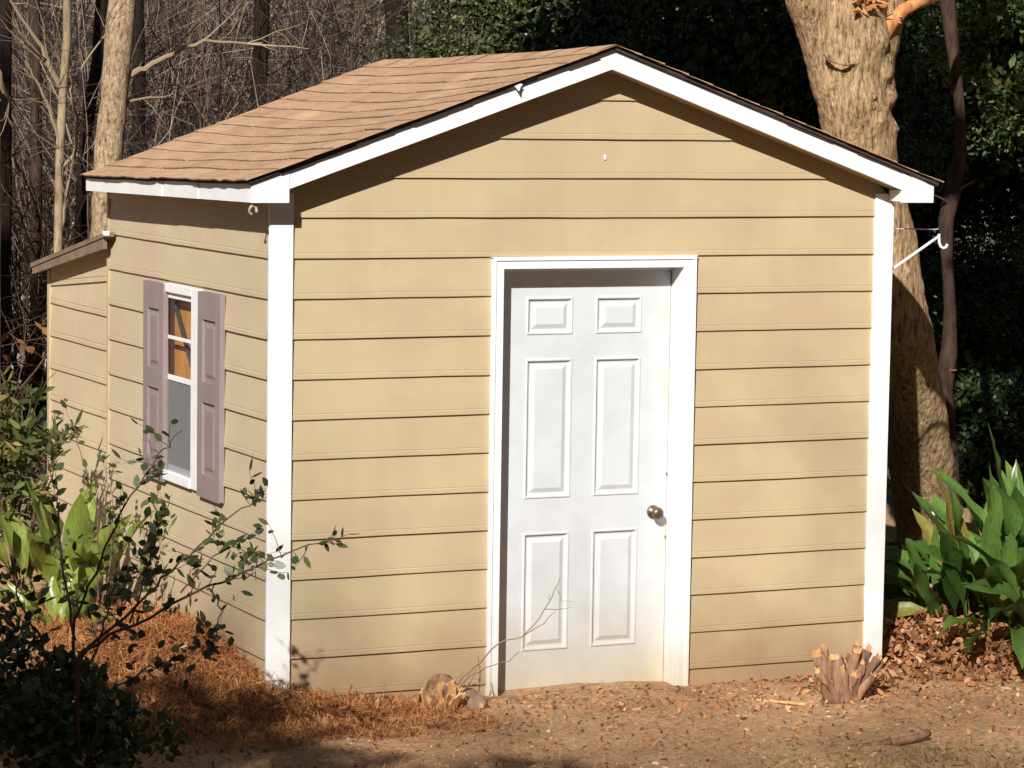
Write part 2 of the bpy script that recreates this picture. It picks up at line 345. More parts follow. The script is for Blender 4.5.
# ---------------------------------------------------------------- the shed
W, D, RS = 3.373, 2.5, .19
zk = lambda k: (12.13 - k) * RS
HW = W / 2
ztop = lambda x: 2.53 + .35 * (x if x <= HW else W - x)      # top edge of the rake board
zbot = lambda x: ztop(x) - .097
shed = thing('garden_shed', (HW, 1.2, 0), 'tan lap-sided garden shed with white trim and brown shingled gable roof', 'shed')
PROF = [(0, .0), (0, .015), (.021, .0145), (.0245, .0124), (.028, .0138), (.10, .009), (RS + .012, .002)]
def board(mb, P, zb, lo, hi, a0, a1, seed, n=16):
    prof = [(zb + z, o) for z, o in PROF]
    # clip profile between lo and hi
    q = []
    for (z1, o1), (z2, o2) in zip(prof, prof[1:]):
        if z2 < lo or z1 > hi: continue
        for z, o in ((z1, o1), (z2, o2)):
            zc = min(max(z, lo), hi); oc = o1 + (o2 - o1) * ((zc - z1) / (z2 - z1)) if z2 > z1 else o
            if not q or q[-1] != (zc, oc): q.append((zc, oc))
    if len(q) < 2: return
    base = len(mb.v)
    for i in range(n + 1):
        for z, o in q:
            l, h = a0(z), a1(z)
            if h < l: l = h = (l + h) / 2
            a = l + (h - l) * i / n
            w = .0028 * noise.noise((a * 1.1 + seed * 3.7, seed * 1.9, .5)) + .0015 * noise.noise((a * 4 + seed, seed, 2))
            ow = .0025 * noise.noise((a * 1.7, seed * 5.3, z * 2))
            mb.v.append(P(a, z + w, o + ow if o > .005 else o))
    k = len(q)
    for i in range(n):
        for j in range(k - 1):
            b = base + i * k + j; mb.f.append((b, b + k, b + k + 1, b + 1))
def wall(P, a0, a1, kmin, kmax, holes, name, parent, seed, top=9, mt='siding'):
    mb = MB()
    for k in range(kmin, kmax + 1):
        zb = zk(k); zt = zb + RS; done = False
        for (h0, h1, z0, z1) in holes:
            if zt > z0 + .001 and zb < z1 - .001:
                board(mb, P, zb, -9, 9, a0, lambda z: h0, seed + k); board(mb, P, zb, -9, 9, lambda z: h1, a1, seed + k + .3)
                if zb < z0: board(mb, P, zb, -9, z0, lambda z: h0, lambda z: h1, seed + k)
                if zt > z1: board(mb, P, zb, z1, 9, lambda z: h0, lambda z: h1, seed + k)
                done = True
        if not done: board(mb, P, zb, -9, top, a0, a1, seed + k, 24)
    return mb.build(name, M[mt], parent, fixn=False)
ga = lambda z: max(0., (z - .03 - 2.43) / .35)
PF = lambda a, z, o: (a, -o, z)
PL = lambda a, z, o: (-o, a, z)
PR = lambda a, z, o: (W + o, a, z)
PB = lambda a, z, o: (a, D + o, z)
DX0, DX1, DZ1 = 1.187, 2.17, 2.055
WY0, WY1, WZ0, WZ1 = 1.06, 1.515, .95, 1.865
wall(PF, lambda z: ga(z), lambda z: W - ga(z), -4, 13, [(DX0 - .03, DX1 + .03, -1, 2.112)], 'wall', shed, 1)
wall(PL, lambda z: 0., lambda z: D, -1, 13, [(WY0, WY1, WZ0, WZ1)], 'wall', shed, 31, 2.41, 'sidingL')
wall(PR, lambda z: 0., lambda z: D, -1, 14, [], 'wall', shed, 61, 2.41)
wall(PB, lambda z: ga(z + .0), lambda z: W - ga(z), -4, 14, [], 'wall', shed, 91)
# corner boards
def trim(name, lo, hi, mt='white', parent=shed, bevel=.003):
    b = MB(); b.box(lo, hi); return b.build(name, M[mt], parent, bevel)
trim('corner_board', (-.014, -.026, -.12), (.104, -.0, 2.42)); trim('corner_board', (3.274, -.026, -.2), (W + .010, 0, 2.42))
trim('corner_board', (-.0165, D - .012, -.12), (.05, D + .022, 2.38), 'siding'); trim('corner_board', (W - .05, D - .02, -.2), (W + .022, D + .022, 2.38))
# rake boards, returns, soffits, fascia
OV, EV = .16, .157
def rake(sgn, name):
    mb = MB(); n = 14; xa, xb = -EV + .185, HW
    tr = lambda x: x if sgn < 0 else W - x
    top, bot = [], []
    for i in range(n + 1):
        x = xa + (xb - xa) * i / n
        w = .004 * noise.noise((x * 3, sgn * 4., 0))
        top.append((tr(x), ztop(x) + w)); bot.append((tr(x), zbot(x) + .003 * noise.noise((x * 2, sgn * 7., 3))))
    for i in range(n):
        mb.prism([bot[i], bot[i + 1], top[i + 1], top[i]], 1, -OV, -OV + .022)
    o = mb.build(name, M['white'], shed); return o
rake(-1, 'rake_board'); rake(1, 'rake_board')
for sgn in (-1, 1):
    tr = (lambda x: x) if sgn < 0 else (lambda x: W - x)
    mb = MB(); mb.prism([(tr(-EV), 2.379), (tr(.03), 2.379), (tr(.03), ztop(.03) + .006), (tr(-EV), ztop(-EV) - .002)], 1, -OV - .004, -OV + .02)
    mb.build('eave_return', M['white'], shed, .002)
    # closing triangle between return and wall
    mb = MB(); mb.prism([(tr(-.02), 2.385), (tr(.026), 2.385), (tr(.026), zbot(.026)), (tr(-.02), zbot(-.02) + .02)], 1, -OV + .021, -.027)
    mb.build('eave_return_side', M['white'], shed)
    mb = MB(); mb.prism([(tr(.028), zbot(.028) + .005), (tr(HW), zbot(HW) + .005), (tr(HW), zbot(HW) + .02), (tr(.028), zbot(.028) + .02)], 1, -OV + .0225, .01)
    mb.build('soffit', M['soffit'], shed)
    x0, x1 = sorted((tr(-EV + .024), tr(-.002 - .02)))
    trim('soffit', (x0, -OV + .0225, 2.387), (x1, 2.42, 2.4), 'soffit', bevel=0)
def fascia(y0, y1, out, dz):
    mb = MB(); n = 8
    for i in range(n):
        a, b = y0 + (y1 - y0) * i / n, y0 + (y1 - y0) * (i + 1) / n
        za, zb_ = 2.379 - .012 * a, 2.379 - .012 * b
        mb.add([(-EV - out, a, za), (-EV - out, b, zb_), (-EV - out, b, zb_ + .088 + dz), (-EV - out, a, za + .088 + dz), (-EV + .02, a, za), (-EV + .02, b, zb_), (-EV + .02, b, zb_ + .088 + dz), (-EV + .02, a, za + .088 + dz)],
               [(0, 1, 2, 3), (4, 7, 6, 5), (0, 4, 5, 1), (3, 2, 6, 7), (0, 3, 7, 4), (1, 5, 6, 2)])
    return mb.build('fascia_board', M['white'], shed)
fascia(-OV + .0205, .58, .0, 0); fascia(.583, 1.12, .004, .003); fascia(1.123, 2.41, .009, -.004)
trim('fascia_board', (W + EV - .02, -OV + .0205, 2.379), (W + EV, 2.5, 2.467))
# roof: deck edge and shingle courses with their own tabs
def rpt(s, t, sgn, lift=0.):
    """s 0 eave .. 1 ridge, t 0 front .. 1 back"""
    xe = -EV - .016; x = xe + (HW - xe) * s
    y = -OV - .022 + (2.43 + .32 * s + OV + .022) * t
    sag = -.03 * math.sin(math.pi * t) * math.sin(math.pi * min(1, s * 1.02)) + .010 * noise.noise((x * 1.6, y * 1.6, sgn * 3.)) - .012 * math.sin(math.pi * t) * s
    z = ztop(x) + .014 - .055 * t + sag * min(1, t * 6 + .15) + lift
    return Vector((x if sgn < 0 else W - x, y, z))
roof = MB()
for sgn in (-1, 1):
    n, k = 12, 14
    for a in range(n):
        for b in range(k):
            c = [rpt(a / n, b / k, sgn), rpt((a + 1) / n, b / k, sgn), rpt((a + 1) / n, (b + 1) / k, sgn), rpt(a / n, (b + 1) / k, sgn)]
            roof.add([p + Vector((0, 0, -.002)) for p in c] + [p + Vector((0, 0, -.016)) for p in c], [(0, 1, 2, 3), (7, 6, 5, 4), (0, 4, 5, 1), (1, 5, 6, 2), (2, 6, 7, 3), (3, 7, 4, 0)])
roofo = roof.build('roof', M['felt'], shed)
sh = MB(); BF = []; rr = random.Random(3); NC = 14
for sgn in (-1, 1):
    for c in range(NC):
        s0, s1 = c / NC, min(1., (c + 1.25) / NC); t = -.006 - rr.random() * .004; tw = .30 / 2.7
        cur = t + (rr.random() * .5 + .5) * tw
        edges = [t]
        while cur < 1.: edges.append(cur); cur += tw * rr.uniform(.92, 1.08)
        edges.append(1.004)
        for e0, e1 in zip(edges, edges[1:]):
            if e1 - e0 < .01: continue
            drop = rr.uniform(-.025, .025) / NC; lift = .008 + rr.random() * .004; m_ = 4; V = []
            for i in range(m_ + 1):
                tt = e0 + .0006 + (e1 - e0 - .0012) * i / m_
                curl = .002 * noise.noise((tt * 25, c * 3.1, sgn)) + (.008 * noise.noise((tt * 40, c, 5.)) if c == 0 else 0)
                dd = drop + .022 / NC * noise.noise((tt * 40, c * 2.2, 8.))
                V += [rpt(s0 + dd - .012 * (c == 0), tt, sgn, lift + curl), rpt(s1, tt, sgn, .003), rpt(s0 + dd - .012 * (c == 0), tt, sgn, lift + curl - .0058)]
            F = []
            for i in range(m_):
                b = i * 3; F += [(b, b + 3, b + 4, b + 1)]; BF += [(len(sh.v) + b + 2, len(sh.v) + b + 5, len(sh.v) + b + 3, len(sh.v) + b)]
            F += [(0, 1, 2), (m_ * 3, m_ * 3 + 2, m_ * 3 + 1)]
            sh.add(V, F)
# ridge caps
for i in range(10):
    t0, t1 = i / 10 - .004, (i + 1.3) / 10
    p = [rpt(.93, t0, -1, .01), rpt(1, t0, -1, .009), rpt(.93, t0, 1, .01), rpt(.93, min(1, t1), -1, .006), rpt(1, min(1, t1), -1, .005), rpt(.93, min(1, t1), 1, .006)]
    sh.add(p, [(0, 3, 4, 1), (1, 4, 5, 2)])
sh.f += BF; sho = sh.build('shingles', M['shingle'], roofo, fixn=False)
sho.data.materials.append(M['butt'])
for pg in sho.data.polygons[len(sh.f) - len(BF):]: pg.material_index = 1
# ragged drip of felt over the rake boards
mb = MB(); rr = random.Random(5)
for sgn in (-1, 1):
    x = -.17
    while x < HW - .02:
        l = rr.uniform(.06, .22); x2 = min(HW, x + l); h = rr.uniform(.001, .016)
        tr = (lambda q: q) if sgn < 0 else (lambda q: W - q)
        mb.prism([(tr(x), ztop(x) - h + .004), (tr(x2), ztop(x2) - h + .004), (tr(x2), ztop(x2) + .012), (tr(x), ztop(x) + .012)], 1, -OV - .012, -OV - .0045)
        x = x2
mb.build('roof_edge_felt', M['felt'], roofo)
# bent bit of flashing on the left rake, nail scar in the gable
q = at(518, 88, y=-.18); mb = MB()
F_ = [(-.022, -.004, .012), (-.004, -.022, -.016), (.01, -.01, .008), (.004, -.004, .026), (.02, -.012, .018)]
mb.add([q + Vector(f_) for f_ in F_], [(0, 1, 2, 3), (3, 2, 4)])
mb.build('flashing', M['tape'], shed, fixn=False)
q = at(605, 157, y=-.012); trim('nail', (q.x - .006, -.017, q.z - .012), (q.x + .006, -.011, q.z + .012), 'metal', bevel=.002)

# framed panels (door leaf, shutters)
def panel_slab(P, a0, a1, z0, z1, front, back, panels, rings):
    mb = MB()
    A = sorted({a0, a1} | {p[0] for p in panels} | {p[1] for p in panels}); Zs = sorted({z0, z1} | {p[2] for p in panels} | {p[3] for p in panels})
    for i in range(len(A) - 1):
        for j in range(len(Zs) - 1):
            ca, cz = (A[i] + A[i + 1]) / 2, (Zs[j] + Zs[j + 1]) / 2
            if any(p[0] < ca < p[1] and p[2] < cz < p[3] for p in panels): continue
            mb.add([P(A[i], Zs[j], front), P(A[i + 1], Zs[j], front), P(A[i + 1], Zs[j + 1], front), P(A[i], Zs[j + 1], front)], [(0, 1, 2, 3)])
    for (b0, b1, c0, c1) in panels:
        prev = None
        for ins, d in [(0, 0)] + rings:
            cur = [P(b0 + ins, c0 + ins, front + d), P(b1 - ins, c0 + ins, front + d), P(b1 - ins, c1 - ins, front + d), P(b0 + ins, c1 - ins, front + d)]
            if prev:
                for i in range(4): mb.add([prev[i], prev[(i + 1) % 4], cur[(i + 1) % 4], cur[i]], [(0, 1, 2, 3)])
            prev = cur
        mb.add(prev, [(0, 1, 2, 3)])
    o = [P(a0, z0, front), P(a1, z0, front), P(a1, z1, front), P(a0, z1, front), P(a0, z0, back), P(a1, z0, back), P(a1, z1, back), P(a0, z1, back)]
    mb.add(o, [(0, 4, 5, 1), (1, 5, 6, 2), (2, 6, 7, 3), (3, 7, 4, 0), (4, 7, 6, 5)])
    return mb
# door
pan = []
for (u0, v0, u1, v1) in [(526, 296, 571, 333), (595, 297, 640, 333.5), (526, 358, 570.5, 496), (595, 358, 638.5, 494.5), (523, 532, 568, 647), (592, 530.5, 636, 644.5)]:
    a, b = at(u0, v0, y=.1), at(u1, v1, y=.1); pan.append([a.x, b.x, b.z, a.z])
for i in (0, 2, 4):   # the three rows share their heights, the columns their widths
    z1 = (pan[i][3] + pan[i + 1][3]) / 2; z0 = (pan[i][2] + pan[i + 1][2]) / 2
    pan[i][2:] = pan[i + 1][2:] = [z0, z1]
for c in (0, 1):
    l = sum(pan[i + c][0] for i in (0, 2, 4)) / 3; r = sum(pan[i + c][1] for i in (0, 2, 4)) / 3
    for i in (0, 2, 4): pan[i + c][0], pan[i + c][1] = l, r
door = panel_slab(PF, DX0 + .022, DX1 - .006, -.12, 2.035, -.1, -.14, [tuple(p) for p in pan], [(.004, .006), (.010, .006), (.016, -.007), (.028, -.009), (.05, .001), (.052, .0015)]).build('door', M['door'], shed)
k = at(658, 513, y=.045); mb = MB(); org = (k.x, .1, k.z)
mb.lathe([(0, .034), (.006, .034), (.012, .026), (.016, .013), (.03, .012), (.036, .02), (.044, .0275), (.055, .030), (.065, .027), (.071, .018), (.073, .006)], org, (0, -1, 0), 24)
mb.build('handle', M['brass'], door, smooth=True)
for z in (k.z + .19, k.z - .13):
    b = MB(); b.box((DX1 - .012, .096, z - .007), (DX1 - .0065, .0988, z + .007)); b.build('latch_plate', M['brass'], door)
# casing and jambs
mb = MB()
mb.box((DX0 - .058, -.03, -.14), (DX0, -.001, DZ1 + .0)); mb.box((DX1, -.03, -.16), (DX1 + .068, -.001, DZ1)); mb.box((DX0 - .058, -.03, DZ1), (DX1 + .068, -.001, DZ1 + .055))
mb.box((DX0 - .066, -.034, DZ1 + .0552), (DX1 + .076, -.001, DZ1 + .0585))
mb.box((DX0 - .0585, -.037, -.14), (DX0 - .042, -.0302, DZ1 + .04)); mb.box((DX1 + .05, -.037, -.16), (DX1 + .0685, -.0302, DZ1 + .04)); mb.box((DX0 - .0585, -.037, DZ1 + .0402), (DX1 + .0685, -.0302, DZ1 + .0552))
mb.build('door_casing', M['white'], shed, .003)
mb = MB()
mb.box((DX0 - .025, .0005, -.14), (DX0, .15, DZ1)); mb.box((DX1, .0005, -.14), (DX1 + .025, .15, DZ1)); mb.box((DX0 - .025, .0005, DZ1), (DX1 + .025, .15, DZ1 + .03))
mb.box((DX0 + .0, .141, -.12), (DX0 + .04, .16, DZ1)); mb.box((DX1 - .03, .141, -.12), (DX1, .16, DZ1)); mb.box((DX0, .0905, 2.036), (DX1, .15, DZ1 - .0005))
mb.box((DX0 + .0005, .1, -.12), (DX0 + .0215, .15, 2.035))
mb.build('door_jamb', M['white'], shed, .002)
trim('threshold', (DX0, .02, -.14), (DX1, .0985, -.09), 'tape')
# window with shutters
win = bpy.data.objects.new('window', None); C.objects.link(win); win.parent = shed
win.location = Vector((0, 1.33, 1.4)) - shed.location; win.empty_display_size = .1
mb = MB()
FY1, FY0 = at(163.5, 380, x=-.03).y, at(197.5, 380, x=-.03).y
mb.box((-.03, FY0, .9), (-.0, WY0, 1.91)); mb.box((-.03, WY1, .9), (0, FY1, 1.91)); mb.box((-.03, WY0, WZ1), (0, WY1, 1.91)); mb.box((-.038, WY0, .9), (0, WY1, WZ0))
mb.build('frame', M['white'], win, .004)
mb = MB()
for (lo, hi, dx) in ((1.415, WZ1, -.008), (WZ0, 1.44, .0)):
    x0, x1 = -.004 + dx, .004 + dx
    mb.box((x0, WY0, lo), (x1, WY0 + .022, hi)); mb.box((x0, WY1 - .022, lo), (x1, WY1, hi)); mb.box((x0, WY0 + .022, hi - .03), (x1, WY1 - .022, hi)); mb.box((x0, WY0 + .022, lo), (x1, WY1 - .022, lo + .028))
mb.build('sash', M['white'], win, .002)
for name_z in (1.635,):
    trim('muntin', (-.0125, WY0 + .022, name_z - .009), (-.0035, WY1 - .022, name_z + .009), parent=win, bevel=.002)
for z0, z1, x, mtn in ((1.444, WZ1 - .03, -.008, 'glass'), (WZ0 + .028, 1.41, .0, 'glass')):
    b = MB(); b.add([(x, WY0 + .022, z0), (x, WY1 - .022, z0), (x, WY1 - .022, z1), (x, WY0 + .022, z1)], [(3, 2, 1, 0)]); b.build('pane', M[mtn], win, fixn=False)
b = MB(); b.add([(-.016, WY0 + .002, WZ0 + .002), (-.016, WY1 - .002, WZ0 + .002), (-.016, WY1 - .002, 1.413), (-.016, WY0 + .002, 1.413)], [(0, 1, 2, 3)]); b.build('screen', M['screen'], win, fixn=False)
for y0, y1, z0, z1 in ((at(163, 380, x=-.04).y + .004, at(143, 380, x=-.04).y, .885, 1.905), (at(219.5, 380, x=-.04).y, at(197, 380, x=-.04).y - .004, .885, 1.905)):
    pl = [(y0 + .07, y1 - .07, 1.46, 1.77), (y0 + .07, y1 - .07, 1.0, 1.36)]
    o = panel_slab(PL, y0, y1, z0, z1, .04, .012, pl, [(.002, -.013), (.022, -.013), (.04, -.006), (.042, -.006)]).build('shutter', M['shutter'], shed, .0015)
# inside: dark floor lining and an orange-brown sheet added to colour the upper panes
fl = MB(); fl.box((.05, .2, -.05), (W - .05, D - .05, -.02)); fl.build('floor', M['dark'], shed)
mb = MB(); mb.prism([(1.1, 1.40), (1.95, 1.40), (1.95, 1.95), (1.1, 1.95)], 0, .05, .062)
tag(mb.build('timber_sheet', M['ply'], None), 'orange timber sheet showing behind the upper panes of the shed window', 'timber sheet')
mb = MB(); mb.tube([(.035, 1.15, 1.42), (.035, 1.62, 1.93)], [.012, .012], 6)
tag(mb.build('broom_handle', M['dark'], None), 'dark pole leaning across the orange sheet behind the window', 'pole')

# small dried-mud wasp nest under the eave
q = at(253, 209, y=-.14); mb = MB(); ring = [q + Vector((.018 * math.cos(a), .004 * math.sin(2 * a), .02 * math.sin(a) - .004)) for a in np.linspace(-.6, 4.6, 12)]
mb.tube(ring, [.007] * 12, 6, lump=.3, lf=40)
tag(mb.build('wasp_nest', M['nest'], None, smooth=True), 'small curled mud wasp nest hanging under the white eave corner', 'nest')

# hanging bracket on the right wall
b0 = at(889.5, 271, x=W + .03); b1 = at(939, 236, y=b0.y - .02); bt = at(889.5, 228.5, x=W + .03)
hook = thing('hanging_bracket', b0, 'white metal hanging bracket with an upturned hook beside the shed corner', 'bracket')
mb = MB(); mb.tube([b0, b0.lerp(b1, .5), b1], [.008, .008, .008], 8); mb.build('brace', M['metal'], hook, smooth=True)
mb = MB(); hp = [b1 + Vector((0, 0, .012)), b1, b1 + Vector((.002, 0, -.03)), b1 + Vector((.008, -.004, -.052)), b1 + Vector((.022, -.01, -.062)), b1 + Vector((.036, -.016, -.055)), b1 + Vector((.04, -.018, -.04))]
mb.tube(hp, [.0075] * 7, 8); mb.build('hook', M['metal'], hook, smooth=True)
mb = MB(); mb.tube([bt, at(938, 229, y=b0.y - .02)], [.003, .003], 6); mb.build('stay_wire', M['wire'], hook)

# lean-to behind
lean = thing('lean_to_shed', (.5, 3.1, 0), 'low tan lean-to with a sloping dark roof joined behind the shed', 'lean-to')
LX, LY0, LY1 = .03, D + .025, 3.76
PLL = lambda a, z, o: (LX - o, a, z)
ltop = lambda y: 2.05 - (y - 2.51) * .17
mb = MB()
seam = lambda y: 1.86 - (y - 2.5) * .085
base_rows = [1.655 - .187 * i for i in range(11)]
# top piece, cut to the roof slope, above a slanting seam
nn = 16
for i in range(nn):
    a, b = LY0 + (LY1 - LY0) * i / nn, LY0 + (LY1 - LY0) * (i + 1) / nn
    pr = lambda y: [PLL(y, seam(y), 0), PLL(y, seam(y), .015), PLL(y, seam(y) + .022, .0145), PLL(y, seam(y) + .026, .009), PLL(y, seam(y) + .03, .0135), PLL(y, ltop(y) + .02, .006)]
    A, B = pr(a), pr(b)
    mb.add(A + B, [(j, j + 6, j + 7, j + 1) for j in range(5)])
def lrow(zb, zt_fn, seed):
    for i in range(nn):
        a, b = LY0 + (LY1 - LY0) * i / nn, LY0 + (LY1 - LY0) * (i + 1) / nn
        w = lambda y: .004 * noise.noise((y * 1.5, seed * 2.2, 1))
        pr = lambda y: [PLL(y, zb + w(y), 0), PLL(y, zb + w(y), .015), PLL(y, zb + .022 + w(y), .0145), PLL(y, zb + .026 + w(y), .009), PLL(y, zb + .03 + w(y), .0135), PLL(y, zt_fn(y) + .012, .002)]
        A, B = pr(a), pr(b); mb.add(A + B, [(j, j + 6, j + 7, j + 1) for j in range(5)])
for i, zb in enumerate(base_rows): lrow(zb, seam if i == 0 else (lambda y, t=base_rows[i - 1]: t), i)
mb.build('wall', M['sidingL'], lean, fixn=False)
mb = MB(); mb.box((LX + .02, LY1 - .02, -.1), (2.9, LY1, 1.84)); mb.build('wall', M['siding'], lean)
trim('corner_board', (LX - .018, LY1 - .03, -.1), (LX + .04, LY1 + .018, ltop(LY1) + .01), 'siding', lean)
LE = at(31, 268, x=-.07).y
mb = MB(); 
mb.prism([(LY0, ltop(LY0) + .03), (LE, ltop(LE) + .03), (LE, ltop(LE) + .055), (LY0, ltop(LY0) + .055)], 0, -.075, 3.2); mb.prism([(2.36, ltop(2.36) + .03), (LY0 - .001, ltop(LY0) + .03), (LY0 - .001, ltop(LY0) + .055), (2.36, ltop(2.36) + .055)], 0, -.075, -.024); mb.build('roof', M['brown'], lean)
mb = MB(); mb.prism([(2.42, ltop(2.42) - .03), (LE - .02, ltop(LE - .02) - .01), (LE - .02, ltop(LE - .02) + .028), (2.42, ltop(2.42) + .028)], 0, -.068, -.045); mb.build('rake_board', M['brown'], lean)
mb = MB(); mb.prism([(LY0, ltop(LY0) + .01), (LE - .04, ltop(LE - .04) + .01), (LE - .04, ltop(LE - .04) + .028), (LY0, ltop(LY0) + .028)], 0, -.0445, LX + .02); mb.build('soffit', M['soffit'], lean)
trim('flashing', (-.079, 2.355, ltop(2.36) + .034), (-.05, 2.40, ltop(2.36) + .058), 'metal', lean)

# ---------------------------------------------------------------- trees
def wander(p0, d, L, n, wob, up_=0., rr=random):
    pts = [Vector(p0)]; d = Vector(d).normalized()
    for i in range(n):
        d = (d + Vector((rr.gauss(0, wob), rr.gauss(0, wob), rr.gauss(0, wob) + up_))).normalized(); pts.append(pts[-1] + d * (L / n))
    return pts
def branchy(mb, p0, d, L, r, depth, rr, kids=4, sides=4, wob=.14, spread=.8, up_=.03):
    n = max(4, int(L / .22)); n = min(n, 10)
    pts = wander(p0, d, L, n, wob, up_, rr); mb.tube(pts, [r * (1 - .8 * i / n) for i in range(n + 1)], sides, cap=False)
    if depth > 0:
        for _ in range(kids):
            i = rr.randint(max(1, n // 4), n - 1); t = (pts[i + 1] - pts[i]).normalized()
            dd = (t + Vector((rr.gauss(0, spread), rr.gauss(0, spread), rr.gauss(0, spread * .7)))).normalized()
            branchy(mb, pts[i], dd, L * rr.uniform(.35, .65), r * (1 - .8 * i / n) * .6, depth - 1, rr, kids, max(3, sides - 1), wob * 1.15, spread, up_)
def gp(u, y):   # foot of a tree: photograph column u at distance y, on the ground
    p = at(u, 150, y=y); return Vector((p.x, y, float(gz(p.x, y)) - .1))
def pixline(pts, y): return [at(u, v, y=yy if False else y) for u, v in pts for yy in (y,)]
BLURB = 'trees standing in the wood behind the shed'
def trunk_tree(name, pix, y, rad, mt, label, branches=(), seed=0, lump=.08, n=12, twigs=0, group=None):
    """pix: trunk axis (u, v) top to bottom in the plane y; the top runs on upward out of view"""
    rr = random.Random(seed); ax = [at(u, v, y=y) for u, v in pix]
    foot = Vector((ax[-1].x, y, float(gz(ax[-1].x, y)) - .15)); top = ax[0] + (ax[0] - ax[1]).normalized() * 5
    ax = [top] + ax + ([foot] if foot.z < ax[-1].z - .05 else [])
    # resample
    P = []
    for a, b in zip(ax, ax[1:]):
        k = max(1, int((b - a).length / .12))
        P += [a.lerp(b, i / k) for i in range(k)]
    P.append(ax[-1]); L = len(P)
    t = thing(name, foot, label, 'tree', group)
    mb = MB(); mb.tube(P, [rad * (.8 + .25 * i / L + .35 * max(0, (i - L + 6) / 6) ** 2) + .012 * rad * rr.gauss(0, 1) for i in range(L)], n, lump=lump, lf=2.2 / max(.1, rad) * .25)
    mb.build('trunk', M[mt], t, smooth=True)
    if branches or twigs:
        bm_ = M['twig_tan' if mt in ('bark_tan', 'bark_sap') else 'twig']
        for (pl, r0) in branches:
            mb = MB()
            q = [at(u, v, y=y - .02 * k) for k, (u, v) in enumerate(pl)]; Q = []
            for a, b in zip(q, q[1:]):
                Q += [a.lerp(b, i / 4) + Vector((rr.gauss(0, r0 * .25), 0, rr.gauss(0, r0 * .25))) * (i > 0) for i in range(4)]
            Q.append(q[-1]); mb.tube(Q, [r0 * (1 - .75 * i / len(Q)) for i in range(len(Q))], 6, cap=False)
            for _ in range(4):
                i = rr.randint(3, len(Q) - 2); branchy(mb, Q[i], (Q[i + 1] - Q[i]).normalized() + Vector((rr.gauss(0, .6), rr.gauss(0, .6), rr.gauss(0, .6))), .5, r0 * .3, 1, rr, 3, 3)
            mb.build('branch', bm_, t, fixn=False)
        for _ in range(twigs):
            mb = MB()
            i = rr.randint(2, L - 3); a = rr.uniform(0, 6.28)
            branchy(mb, P[i], (math.cos(a), math.sin(a), .5), rr.uniform(.8, 2.2), rad * .18, 2, rr, 4, 4)
            mb.build('branch', bm_, t, fixn=False)
    return t
trunk_tree('pine_tree', [(122, 0), (117, 60), (114, 100), (109, 150), (104, 240)], 8., .107, 'bark_tan', 'thick pale scaly trunk rising behind the rear corner of the roof',
           [([(118, 82), (140, 69), (165, 57), (204, 40), (262, 43)], .026), ([(120, 103), (150, 97), (175, 97)], .01)], 3, .1, 16)
trunk_tree('young_tree', [(67, 0), (67, 40), (63, 90), (60, 150), (58, 250)], 6.2, .03, 'bark_sap', 'slim pale sapling with forking stems above the lean-to roof',
           [([(63, 95), (48, 60), (33, 35), (10, 0)], .022), ([(62, 150), (50, 110), (36, 80), (25, 60)], .014), ([(60, 170), (74, 155), (78, 120), (70, 90), (90, 55), (110, 28)], .016), ([(58, 240), (66, 200), (72, 165), (75, 150)], .014)], 5, .05, 10)
trunk_tree('dark_tree', [(3, 0), (3, 150), (2, 300)], 9., .07, 'bark_dark', 'dark trunk cut off by the left edge of the picture', (), 6, .1, 12, 5)
trunk_tree('broken_sapling', [(-6, 60), (-4, 140), (-4, 260)], 5., .03, 'bark_sap', 'pale sapling with a cut curved stub at the left edge', [([(-4, 68), (4, 92), (10, 98), (15, 101)], .02)], 8)
trunk_tree('dark_tree', [(102, 0), (98, 60), (90, 100), (84, 160), (80, 240)], 10.5, .055, 'bark_dark', 'thin dark trunk slanting just beside the thick pale trunk', (), 9, .1, 10, 6)
trunk_tree('dark_tree', [(137, 0), (139, 80), (138, 160)], 12., .062, 'bark_dark', 'dark trunk half hidden behind the thick pale trunk', (), 10, .1, 10, 6)
trunk_tree('dark_tree', [(262, 0), (261, 50), (258, 110)], 13., .075, 'bark_dark', 'dark trunk standing where the long bare branch ends', (), 11, .1, 10, 12)
trunk_tree('dark_tree', [(395, 0), (397, 30), (398, 70)], 14., .12, 'bark_dark', 'broad dark trunk just above the back end of the roof ridge', (), 12, .1, 12, 10)
trunk_tree('dark_tree', [(437, 0), (438, 30), (438, 66)], 14.5, .07, 'bark_dark', 'narrower dark trunk right of the broad one above the ridge', (), 13, .1, 12, 8)
trunk_tree('dark_tree', [(34, 0), (36, 80), (36, 250)], 11., .05, 'bark_mid', 'brown trunk between the left edge and the forked sapling', (), 14, .1, 10, 6)

